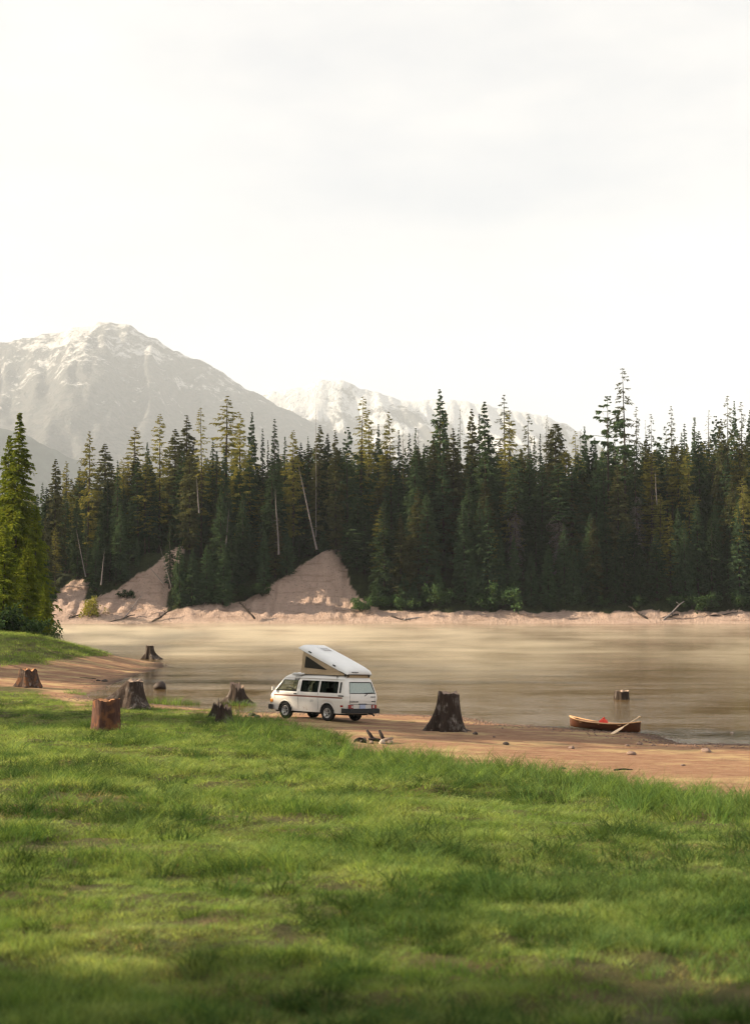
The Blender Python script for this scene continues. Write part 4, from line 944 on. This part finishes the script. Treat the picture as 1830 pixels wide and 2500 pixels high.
# ------------------------------------------------------------------ camper van
def van():
    t = NT('van_paint'); v = t.coord('Object'); g = t.n('TexCoord'); sx = t.n('SeparateXYZ'); t.l(g.outputs['Object'], sx.inputs[0])
    low = t.n('MapRange'); low.inputs['From Min'].default_value = .75; low.inputs['From Max'].default_value = .30; t.l(sx.outputs['Z'], low.inputs['Value'])
    dirtf = t.math('MULTIPLY', low.outputs[0], t.noise(v, 3.0, 5, .65, .35, .75))
    c = t.mix(t.noise(v, 1.2, 4, .6, .3, .7), (.70, .66, .60), (.78, .74, .69))
    c = t.mix(t.math('MULTIPLY', dirtf, .6), c, (.36, .25, .18))
    rs = t.math('MULTIPLY', t.noise(v, 5.0, 4, .6, .66, .72), low.outputs[0]); c = t.mix(rs, c, (.30, .12, .05))
    t.principled(c, .32, .45, None, Coat_Weight=.3, Coat_Roughness=.12); paint = t.m
    white = flat('roof_white', (.80, .79, .77), .45, .4, .05, 2); canvas = flat('tent_canvas', (.44, .33, .21), .9, .1, .12, 9)
    mesh_ = flat('bug_mesh', (.035, .032, .025), .9, .1, .2, 40); blackp = flat('black_plastic', (.018, .017, .018), .6, .3, .3, 8)
    rubber = flat('tyre_rubber', (.020, .019, .018), .85, .2, .3, 12); alloy = flat('alloy_rim', (.48, .46, .43), .38, .5, .15, 9, Metallic=.6)
    red = flat('tail_red', (.28, .022, .016), .25, .5, .15, 20); amber = flat('amber_lens', (.75, .26, .03), .25, .5, .1, 20); stripe = flat('brown_stripe', (.22, .095, .065), .4, .4, .2, 5)
    inside = flat('cabin_trim', (.055, .048, .042), .9, .1, .3, 5); curtain = flat('curtain', (.12, .13, .11), .95, .05, .3, 12); bright = flat('plate_blue', (.42, .46, .60), .5, .3, .1, 30)
    t = NT('window_glass'); gl = t.n('BsdfGlossy', Roughness=.03); tp = t.n('BsdfTransparent'); tp.inputs['Color'].default_value = (.80, .86, .80, 1); lw = t.n('LayerWeight', Blend=.5); ms = t.n('MixShader'); t.l(t.math('ADD', t.math('MULTIPLY', t.math('POWER', lw.outputs['Facing'], 4.0), .8), .05), ms.inputs[0]); t.l(tp.outputs[0], ms.inputs[1]); t.l(gl.outputs[0], ms.inputs[2]); t.l(ms.outputs[0], t.out.inputs['Surface']); glass = t.m
    t = NT('tinted_glass'); gl = t.n('BsdfGlossy', Roughness=.05); tp = t.n('BsdfTransparent'); tp.inputs['Color'].default_value = (.30, .36, .33, 1); lw = t.n('LayerWeight', Blend=.5); ms = t.n('MixShader'); t.l(t.math('ADD', t.math('MULTIPLY', t.math('POWER', lw.outputs['Facing'], 4.0), .8), .06), ms.inputs[0]); t.l(tp.outputs[0], ms.inputs[1]); t.l(gl.outputs[0], ms.inputs[2]); t.l(ms.outputs[0], t.out.inputs['Surface']); tint = t.m
    t = NT('rear_glass_reflection'); v = t.coord('Object'); t.principled(t.mix(t.noise(v, 14, 4, .6, .3, .7), (.30, .37, .34), (.38, .44, .40)), .22, .6); reflect_paint = t.m  # greenish reflection painted into the rear pane's opaque base colour

    # footprint on the ground: rear-left tyre under photo column 812, nose pointing away to the left
    fw = Vector((-.73, .683, 0)).normalized(); lf = Vector((-fw.y, fw.x, 0))     # forward, left-hand side
    rl = gp(801, 1760)
    XF, XR, TR = 1.34, -1.12, .78
    org = rl - fw * XR - lf * TR
    zs = {}
    for nm, xx, yy in (('fl', XF, TR), ('fr', XF, -TR), ('rl', XR, TR), ('rr', XR, -TR)):
        p = org + fw * xx + lf * yy; zs[nm] = hz(p.x, p.y)
    zc = sum(zs.values()) / 4
    fslope = ((zs['fl'] + zs['fr']) - (zs['rl'] + zs['rr'])) / 2 / (XF - XR); lslope = ((zs['fl'] + zs['rl']) - (zs['fr'] + zs['rr'])) / 2 / (2 * TR)
    fx = (fw + Vector((0, 0, fslope))).normalized(); ly = (lf + Vector((0, 0, lslope))); ly = (ly - fx * ly.dot(fx)).normalized(); uz = fx.cross(ly)
    rotm = Matrix((fx, ly, uz)).transposed()
    V = empty('camper_van', Vector((org.x, org.y, zc - .012 - (fslope * (XF + XR) / 2))), rotm.to_euler())
    tag(V, 'white camper van with its tan canvas pop-top roof raised beside the lake', 'van')

    # body rings: z, half width, rear x, front x, corner radius
    RG = [(.34, .845, -2.22, 2.20, .14), (.80, .905, -2.26, 2.25, .14), (.93, .920, -2.27, 2.25, .14), (.965, .912, -2.265, 2.24, .14), (1.00, .920, -2.265, 2.22, .14), (1.09, .910, -2.255, 2.14, .15), (1.155, .897, -2.235, 2.08, .15),
          (1.60, .800, -2.10, 1.70, .17), (1.70, .770, -2.05, 1.60, .18), (1.76, .745, -2.00, 1.50, .18), (1.83, .68, -1.92, 1.38, .2), (1.87, .56, -1.78, 1.2, .2)]
    side = sorted(set([round(a, 3) for a in np.linspace(-2.0, 1.98, 81)]) | {-1.86, -1.80, -1.70, -.70, -.56, .42, .66, 1.50})
    rear = list(np.linspace(-.62, .62, 15)); 
    def ring(i):
        z, w, xr, xf, rc = RG[i]; P = []
        def zb(x):
            if i: return z
            zz = .34
            for xc in (XF, XR):
                d = abs(x - xc)
                if d < .42: zz = max(zz, .335 + math.sqrt(max(0, .42 ** 2 - d * d)) * .98)
            return zz
        lo, hi = xr + rc, xf - rc
        xsn = [lo + (x + 2.0) / 3.98 * (hi - lo) if not (-1.9 <= x <= 1.3) else x for x in side]
        k = [min(max(a, lo), hi) for a in xsn]
        if i >= 7: k = [lo + (hi - lo) * (a + 2.0) / 3.98 if (a < -1.6 or a > .9) else a for a in side]; k = [min(max(a, lo), hi) for a in k]
        for x in k: P.append((x, w, zb(x)))
        for s in range(1, 6):
            a = math.pi / 2 * (1 - s / 6); P.append((hi + rc * math.cos(a), w - rc + rc * math.sin(a), z))
        for y in rear[::-1]: P.append((xf, y / .62 * (w - rc), z))
        for s in range(1, 6):
            a = -math.pi / 2 * s / 6; P.append((hi + rc * math.cos(a), -(w - rc) + rc * math.sin(a), z))
        for x in k[::-1]: P.append((x, -w, zb(x)))
        for s in range(1, 6):
            a = -math.pi / 2 - math.pi / 2 * s / 6; P.append((lo + rc * math.cos(a), -(w - rc) + rc * math.sin(a), z))
        for y in rear: P.append((xr, y / .62 * (w - rc), z))
        for s in range(1, 6):
            a = math.pi - math.pi / 2 * s / 6; P.append((lo + rc * math.cos(a), (w - rc) + rc * math.sin(a), z))
        return P
    rings = [ring(i) for i in range(len(RG))]; n = len(rings[0]); ns = len(side); nr = len(rear)
    L0, F0, R0, B0 = 0, ns + 5, ns + 5 + nr + 5, 2 * ns + 5 + nr + 5 + 5
    def cell_win(i, j):
        """window name for the cell between ring i,i+1 and point j,j+1"""
        if not (6 <= i < 7): return None
        if j < ns - 1: a, b, s = side[j], side[j + 1], 'l'
        elif R0 <= j < R0 + ns - 1: k = ns - 1 - (j - R0); a, b, s = side[k - 1], side[k], 'r'
        elif F0 <= j < F0 + nr - 1: return 'windscreen'
        elif B0 <= j < B0 + nr - 1: return 'rear_window'
        else: return None
        m = (a + b) / 2
        if -1.70 < m < -.70: return 'rear_side_' + s
        if -.56 < m < .42: return 'middle_side_' + s
        if .66 < m < 1.93: return 'cab_' + s
        return None
    body = MB(); wins = {}
    for r_ in rings: body.v += r_
    for i in range(len(RG) - 1):
        for j in range(n):
            w = cell_win(i, j); q = (i * n + j, i * n + (j + 1) % n, (i + 1) * n + (j + 1) % n, (i + 1) * n + j)
            if w: wins.setdefault(w, []).append(q)
            else: body.f.append(q)
    body.f.append(tuple((len(RG) - 1) * n + j for j in range(n)))
    B = body.build('body', paint, V, True)
    allv = body.v
    names = {'rear_window': reflect_paint, 'windscreen': glass, 'cab_l': glass, 'cab_r': glass}
    for w, qs in wins.items():
        vs = sorted({k for q in qs for k in q}); mp_ = {k: i for i, k in enumerate(vs)}
        m = MB(); c = Vector((0, 0, 1.35)); P = []
        for k in vs:
            p = Vector(allv[k]); d = Vector((p.x * .0, p.y, 0)) if w[-2:] in ('_l', '_r') else Vector((p.x, 0, 0)); P.append(p - d.normalized() * .016)
        m.add(P, [tuple(mp_[k] for k in q) for q in qs])
        pane = m.build('window', names.get(w, tint), V, True)
        # rubber seal: tube round the outline of the opening
        top = [Vector(allv[q[3]]) for q in qs] + [Vector(allv[qs[-1][2]])]; bot = [Vector(allv[q[0]]) for q in qs] + [Vector(allv[qs[-1][1]])]
        loop = bot + top[::-1] + [bot[0]]
        s = MB(); s.tube(loop, .014, 6, False); s.build('window_seal', blackp, pane, True)
    # quarter-light bar in the cab door windows
    for s in (1, -1):
        m = MB(); m.tube([(1.72, s * .893, 1.16), (1.50, s * .805, 1.585)], .013, 6); m.build('quarter_light_bar', blackp, V)
    # underbody and wheel wells
    m = MB(); m.box((.1, 0, .42), (4.2, 1.16, .30)); m.box((-.0, 0, .40), (1.55, 1.62, .14)); m.box((-1.9, 0, .44), (.5, 1.5, .22)); m.box((2.0, 0, .44), (.3, 1.5, .2)); m.build('underbody', blackp, V)
    m = MB(); m.box((.2, 0, .62), (4.1, 1.66, .02)); m.build('floor_pan', inside, V)
    for i, (xx, yy) in enumerate(((XF, TR), (XF, -TR), (XR, TR), (XR, -TR))):
        s = 1 if yy > 0 else -1
        W = empty('wheel', (xx, yy, .335)); W.parent = V
        prof = [(.20, -.09), (.27, -.10), (.315, -.09), (.33, -.055), (.335, 0), (.33, .055), (.315, .09), (.27, .10), (.205, .085)]
        P = [[Vector((r * math.cos(a), y, r * math.sin(a))) for r, y in prof] for a in np.linspace(0, 2 * math.pi, 37)]
        q = MB(); q.grid(P); q.build('tyre', rubber, W, True)
        q = MB(); 
        P = [[Vector((r * math.cos(a), s * y, r * math.sin(a))) for r, y in ((.205, .085), (.195, .088), (.18, .045), (.12, .035))] for a in np.linspace(0, 2 * math.pi, 37)]
        q.grid(P); q.build('rim', alloy, W, True)
        q = MB()
        for k in range(5):
            a = k * 2 * math.pi / 5 + .3; d = Vector((math.cos(a), 0, math.sin(a))); q.tube([d * .03 + Vector((0, s * .062, 0)), d * .11 + Vector((0, s * .066, 0)), d * .192 + Vector((0, s * .05, 0))], [.040, .034, .040], 6, True, .5)
        q.tube([(0, s * .03, 0), (0, s * .080, 0)], [.05, .04], 14); q.build('spokes', alloy, W, True)
        q = MB(); P = [[Vector((r * math.cos(a), s * .028, r * math.sin(a))) for r in (.01, .19)] for a in np.linspace(0, 2 * math.pi, 25)]; q.grid(P); q.build('brake_disc', blackp, W)
    # lips of the wheel arches
    for xx in (XF, XR):
        for s in (1, -1):
            m = MB(); m.tube([(xx + .425 * math.cos(a), s * (.862 + .03 * math.sin(a)), .335 + .42 * math.sin(a)) for a in np.linspace(0, math.pi, 19)], .018, 6); m.build('arch_lip', paint, V, True)
    # bumpers
    def bumper(x, s, drop):
        m = MB(); P = []
        for yy, xo in ((-.96, -.34), (-.95, -.05), (-.86, .06), (0, .10), (.86, .06), (.95, -.05), (.96, -.34)):
            xq = x + s * xo; P.append([Vector((xq, yy, drop + .20)), Vector((xq + s * .045, yy, drop + .19)), Vector((xq + s * .05, yy, drop + .02)), Vector((xq, yy, drop))])
        m.grid(P); return m.build('bumper', blackp, V)
    bumper(-2.30, -1, .36); bumper(2.26, 1, .36)
    m = MB(); m.tube([(-2.2, -.42, .36), (-2.42, -.44, .33), (-2.50, -.45, .27)], .035, 8); m.build('exhaust_pipe', blackp, V, True)
    # stripes, seams, rub groove along both sides
    for s in (1, -1):
        for z0, z1, mt in ((.935, .995, stripe),):
            m = MB(); m.grid([[Vector((x, s * (.9225 if zz > .93 else .9205), zz)) for zz in (z0, z1)] for x in np.linspace(-2.0, 1.98, 24)]); m.build('side_stripe', mt, V)
        for x in (.55, -.60, 1.92):
            m = MB(); m.grid([[Vector((x + d, s * (w + .003), z)) for d in (-.006, .006)] for z, w in ((.44, .858), (.80, .905), (.93, .920), (1.09, .910), (1.155, .897), (1.60, .80), (1.70, .77))]) if x < 1.5 else m.grid([[Vector((x + d, s * (w + .003), z)) for d in (-.006, .006)] for z, w in ((.80, .905), (.93, .920), (1.09, .910))])
            m.build('door_seam', blackp, V)
        m = MB(); m.box((.70, s * .925, 1.045), (.17, .03, .035)); m.build('door_handle', blackp, V, bevel=.006)
        m = MB(); m.box((-1.92, s * .918, 1.045), (.30, .016, .05)); m.build('air_vent', blackp, V, bevel=.004)
        m = MB(); m.grid([[Vector((x + (0 if z < 1.3 else .02), s * (w + .004), z)) for x in (-1.90, -1.80)] for z, w in ((1.16, .896), (1.59, .803))]); m.build('pillar_vent', blackp, V)
        m = MB(); m.box((-1.95, s * .885, .64), (.15, .03, .075)); m.build('side_marker', red, V, bevel=.006)
        m = MB(); m.box((2.13, s * .86, .73), (.16, .13, .15)); m.build('turn_signal', amber, V, bevel=.03)
        m = MB(); m.box((1.60, s * .90, .99), (.28, .014, .04)); m.build('cab_vent', blackp, V, bevel=.003)
        m = MB(); m.tube([(1.90, s * .88, 1.16), (1.92, s * 1.00, 1.20)], .012, 6); m.box((1.92, s * 1.03, 1.22), (.06, .13, .16)); m.build('wing_mirror', paint, V)
        m = MB(); m.tube([(-1.98, s * .775, 1.70), (-1., s * .785, 1.705), (.6, s * .785, 1.705), (1.5, s * .76, 1.69)], .016, 6); m.build('rain_gutter', paint, V)
        m = MB(); m.box((-2.262, s * .68, .63), (.04, .27, .15)); lens = m.build('tail_light', red, V, bevel=.008)
        m = MB(); m.box((-2.285, s * .62, .63), (.012, .10, .10)); m.build('reverse_lens', flat('clear_lens', (.5, .40, .38), .3, .5), lens)
        m = MB(); m.box((2.255, s * .62, .80), (.03, .22, .22)); m.build('headlight', alloy, V, bevel=.01)
    m = MB(); m.box((2.26, 0, .80), (.02, 1.0, .20)); m.build('grille', blackp, V)
    # faded square sticker patches on the sliding side
    for x in (-.30, -.20):
        m = MB(); m.box((x, .9075, .80), (.06, .006, .12)); m.build('sticker', flat('faded_sticker', (.46, .44, .41), .6, .2, .3, 30), V)
    m = MB(); m.grid([[Vector((-.58 + d, .912 - .012 * (z < .85), z)) for d in (-.06, .05)] for z in (.80, .93)]); m.build('fuel_flap_seam', flat('rust_stain', (.42, .28, .18), .8, .2, .4, 20), V)
    # tailgate: seams, plate, wiper, badges
    m = MB()
    for y in (-.74, .74): m.tube([(-2.275, y, .72), (-2.268, y, 1.0), (-2.24, y * .985, 1.16)], .006, 4)
    m.tube([(-2.275, -.74, .72), (-2.275, .74, .72)], .007, 4); m.build('tailgate_seam', blackp, V)
    m = MB(); m.box((-2.268, 0, .635), (.02, .34, .16)); pl = m.build('number_plate', bright, V, bevel=.004)
    m = MB(); m.box((-2.272, 0, .735), (.03, .46, .03)); m.build('plate_lamp_bar', blackp, V)
    m = MB(); m.tube([(-2.285, -.10, 1.06), (-2.262, -.28, 1.15), (-2.24, -.36, 1.19)], .012, 6); m.tube([(-2.25, -.10, 1.17), (-2.235, -.62, 1.185)], .013, 6); m.build('rear_wiper', blackp, V)
    def badge(txt, y, z, size, x=-2.276):
        cu = bpy.data.curves.new('badge', 'FONT'); cu.body = txt; cu.size = size; cu.extrude = .004; cu.align_x = 'CENTER'; cu.resolution_u = 1
        o = bpy.data.objects.new('badge', cu); dg = bpy.context.evaluated_depsgraph_get()
        C.objects.link(o); bpy.context.view_layer.update(); me = bpy.data.meshes.new_from_object(o.evaluated_get(bpy.context.evaluated_depsgraph_get())); bpy.data.objects.remove(o)
        k = link('badge', me, blackp, V, (x, y, z)); k.rotation_euler = (R(90), 0, R(-90)); return k
    badge('VOLKSWAGEN', .52, .80, .075)
    for y, z, w in ((-.58, 1.02, .26), (-.62, .84, .22)): m = MB(); m.box((-2.278, y, z), (.012, w, .028)); m.build('badge_strip', blackp, V)
    # cabin: seats, wheel, dash, curtains
    for s in (1, -1):
        m = MB(); m.box((1.02, s * .42, .86), (.5, .5, .16)); m.box((.80, s * .42, 1.18), (.14, .48, .6), Matrix.Rotation(R(-10), 3, 'Y')); m.box((.75, s * .42, 1.50), (.10, .24, .16)); m.build('cab_seat', inside, V, bevel=.03)
    m = MB(); m.box((1.82, 0, 1.02), (.36, 1.5, .22)); m.build('dashboard', inside, V, bevel=.03)
    m = MB(); cc = Vector((1.46, .42, 1.16)); ax1 = Vector((0, 1, 0)); ax2 = Vector((.75, 0, .55)).normalized()
    m.tube([cc + (ax1 * math.cos(a) + ax2 * math.sin(a)) * .21 for a in np.linspace(0, 2 * math.pi, 25)], .016, 6, False); m.tube([cc - ax1 * .2, cc + ax1 * .2], .014, 6); m.tube([cc, cc + Vector((.25, 0, -.25))], .02, 6); m.build('steering_wheel', blackp, V, True)
    m = MB(); m.box((-1.3, 0, .90), (1.5, 1.5, .3)); m.build('rear_bench', inside, V, bevel=.04)
    m = MB(); m.box((-.2, -.62, .98), (1.2, .36, .62)); m.build('galley_cabinet', inside, V, bevel=.02)
    for s in (1, -1):
        for x0, x1 in ((-1.72, -1.40), (-1.02, -.60), (-.56, -.25), (.12, .44)):
            if s < 0 and x0 in (-1.02,): continue
            m = MB(); m.grid([[Vector((x, s * (.845 - (z - 1.12) * .20 + .018 * math.sin(x * 55)), z)) for z in (1.12, 1.35, 1.60)] for x in np.linspace(x0, x1, 22)]); m.build('curtain', curtain, V, True)
    # fixed roof: front luggage tray with a dark hatch cover
    P = []
    for x, w, z in ((1.42, .52, 1.80), (1.30, .64, 1.87), (1.10, .70, 1.93), (.62, .72, 1.95), (.36, .73, 1.95)):
        P.append([Vector((x - .0, yy * w, z - .12 * abs(yy) ** 4 * 1.2)) for yy in np.linspace(-1, 1, 15)])
    m = MB(); m.grid(P); m.build('luggage_tray', white, V, True)
    for s in (1, -1): m = MB(); m.tube([(1.38, s * .55, 1.80), (1.0, s * .74, 1.87), (.36, s * .765, 1.87)], .035, 8); m.build('tray_rim', white, V, True)
    m = MB(); m.box((.80, -.06, 2.00), (.56, .66, .11)); m.build('dark_cover', blackp, V, bevel=.02)
    # pop-top lid, hinged at the rear
    hx, hz_ = -2.02, 1.90; TL = R(20.0)
    LD = empty('pop_top', (hx, 0, hz_)); LD.parent = V; LD.rotation_euler = (0, -TL, 0)
    P = []
    for x, w, zt, zb_ in ((-.03, .62, .03, .02), (-.02, .70, .10, .0), (.06, .735, .20, .0), (.4, .755, .235, .0), (1.4, .765, .245, .0), (2.5, .760, .24, .0), (2.80, .755, .23, .0), (2.89, .75, .19, .0), (2.95, .74, .10, .0), (2.99, .725, .035, .0)):
        row = [Vector((x, -w - .012, zb_)), Vector((x, -w - .012, zb_ + .03))]
        row += [Vector((x, yy * w, zb_ + (zt - zb_) * (1 - abs(yy) ** 7 * .55))) for yy in np.linspace(-1, 1, 17)]
        row += [Vector((x, w + .012, zb_ + .03)), Vector((x, w + .012, zb_))]
        P.append(row)
    m = MB(); m.grid(P); k = len(P[0]); m.build('lid_shell', white, LD, True)
    m = MB(); m.grid([[Vector((x, y, .006)) for y in (-.74, .74)] for x in (0, 1.3, 2.92)]); m.build('lid_lining', canvas, LD)
    m = MB(); m.tube([(.0, -.757, .0), (2.92, -.735, .0)], .013, 6); m.tube([(.0, .757, .0), (2.92, .735, .0)], .013, 6); m.tube([(-.03, -.66, .012), (-.03, .66, .012)], .016, 6); m.build('lid_seal', blackp, LD)
    m = MB(); m.box((2.25, -.02, .245), (.42, .52, .03)); sk = m.build('skylight', white, LD, bevel=.01)
    m = MB(); m.box((2.20, -.02, .264), (.32, .42, .012)); m.build('skylight_pane', flat('skylight_acrylic', (.34, .33, .33), .2, .5), sk)
    for x in (2.25, .75): m = MB(); m.box((x, .772, .10), (.16, .025, .05)); m.build('lid_latch', blackp, LD, bevel=.006)
    o = badge('WESTFALIA', 0, 0, .075, 0); o.parent = LD; o.location = (.0, .30, .085); o.rotation_euler = (R(90), 0, R(-90)); o.location.x = -.031
    # canvas: side triangles, front panel, rear apron
    tp_ = lambda x: (hx + x * math.cos(TL), hz_ + x * math.sin(TL) - .0)
    fx_, fz_ = tp_(2.66)
    for s in (1, -1):
        P = []
        for u in np.linspace(0, 1, 19):
            x = .12 + 2.54 * u; ux, uz_ = tp_(x); bz = 1.86; bx_ = hx + .12 + (fx_ + .12 - hx - .12) * u
            P.append([Vector((bx_ + (ux - bx_) * q, s * (.735 + .012 * math.sin(q * 7 + u * 9)), bz + (uz_ - bz) * q)) for q in np.linspace(0, 1, 7)])
        m = MB(); m.grid(P); cv = m.build('tent_side', canvas, V, True)
        a, b, c_ = (fx_ - .10, 2.13), (fx_ - .17, fz_ - .20), (fx_ - 1.42, 2.06)
        m = MB(); m.add([(a[0], s * .757, a[1]), (b[0], s * .757, b[1]), (c_[0], s * .757, c_[1])], [(0, 1, 2)]); m.build('mesh_window', mesh_, cv)
    m = MB(); m.grid([[Vector((fx_ + .12 * (1 - q), y, 1.86 + (fz_ - 1.86) * q)) for q in np.linspace(0, 1, 5)] for y in np.linspace(-.735, .735, 9)]); m.build('tent_front', canvas, V, True)
    m = MB(); m.grid([[Vector((hx - .0 + .03, y, z)) for z in (1.78, 1.91)] for y in (-.66, .66)]); m.build('tent_rear', canvas, V)
    for s in (1, -1): m = MB(); m.box((hx + .02, s * .60, 1.86), (.05, .05, .12)); m.build('lid_hinge', blackp, V)
van()
# ------------------------------------------------------------------ air: lake mist and distance haze
t = NT('lake_mist'); v = t.coord('World', (.075, .14, .6)); v2 = t.coord('World', (.006, .022, 1)); g = t.n('NewGeometry'); sx = t.n('SeparateXYZ'); t.l(g.outputs['Position'], sx.inputs[0])
zf = t.n('MapRange'); zf.inputs['From Min'].default_value = 0.0; zf.inputs['From Max'].default_value = 2.0; zf.inputs['To Min'].default_value = 1.0; zf.inputs['To Max'].default_value = 0.0; t.l(sx.outputs['Z'], zf.inputs['Value'])
yf = t.n('MapRange'); yf.inputs['From Min'].default_value = 80; yf.inputs['From Max'].default_value = 138; t.l(sx.outputs['Y'], yf.inputs['Value'])
ye = t.n('MapRange'); ye.inputs['From Min'].default_value = 258; ye.inputs['From Max'].default_value = 200; t.l(sx.outputs['Y'], ye.inputs['Value'])
lf = t.n('MapRange'); lf.inputs['From Min'].default_value = 30; lf.inputs['From Max'].default_value = -35; lf.inputs['To Min'].default_value = .8; lf.inputs['To Max'].default_value = 3.6; t.l(sx.outputs['X'], lf.inputs['Value'])
d = t.math('MULTIPLY', t.noise(v, 1.0, 3, .6, .51, .68), t.noise(v2, 1.0, 2, .5, .32, .62))
d = t.math('MULTIPLY', t.math('MULTIPLY', d, zf.outputs[0]), t.math('MULTIPLY', t.math('MULTIPLY', yf.outputs[0], ye.outputs[0]), lf.outputs[0]))
lx_ = t.n('MapRange'); lx_.inputs['From Min'].default_value = -9; lx_.inputs['From Max'].default_value = 2; t.l(sx.outputs['X'], lx_.inputs['Value'])
ly_ = t.n('MapRange'); ly_.inputs['From Min'].default_value = 124; ly_.inputs['From Max'].default_value = 140; t.l(sx.outputs['Y'], ly_.inputs['Value'])
d = t.math('MULTIPLY', d, t.math('MAXIMUM', lx_.outputs[0], ly_.outputs[0]))
d = t.math('MULTIPLY', d, t.math('DIVIDE', 22.0, sx.outputs['Y']))
pv = t.n('VolumePrincipled'); pv.inputs['Color'].default_value = (1.0, .87, .66, 1); pv.inputs['Anisotropy'].default_value = 0.2; t.l(d, pv.inputs['Density'])  # golden sunlight put into the colour; the mist itself is white
t.l(pv.outputs[0], t.out.inputs['Volume'])
M['mist'] = t.m; t.m.cycles.volume_step_rate = 0.05
m = MB(); m.box((0, 175, 1.03), (150, 214, 2.0)); tag(m.build('mist', M['mist']), 'thin sun-tinted morning mist drifting low over the lake', 'mist', kind='stuff')
t = NT('haze_air'); pv = t.n('VolumePrincipled'); pv.inputs['Color'].default_value = (.87, .93, 1.0, 1); pv.inputs['Density'].default_value = 0.66e-4; pv.inputs['Anisotropy'].default_value = 0.0
t.l(pv.outputs[0], t.out.inputs['Volume'])
m = MB(); m.box((0, 5500, 960), (13600, 12200, 1930)); tag(m.build('haze', t.m), 'pale morning haze filling the valley', 'haze', kind='stuff')
S.cycles.volume_step_rate = 1.0; S.cycles.volume_max_steps = 512
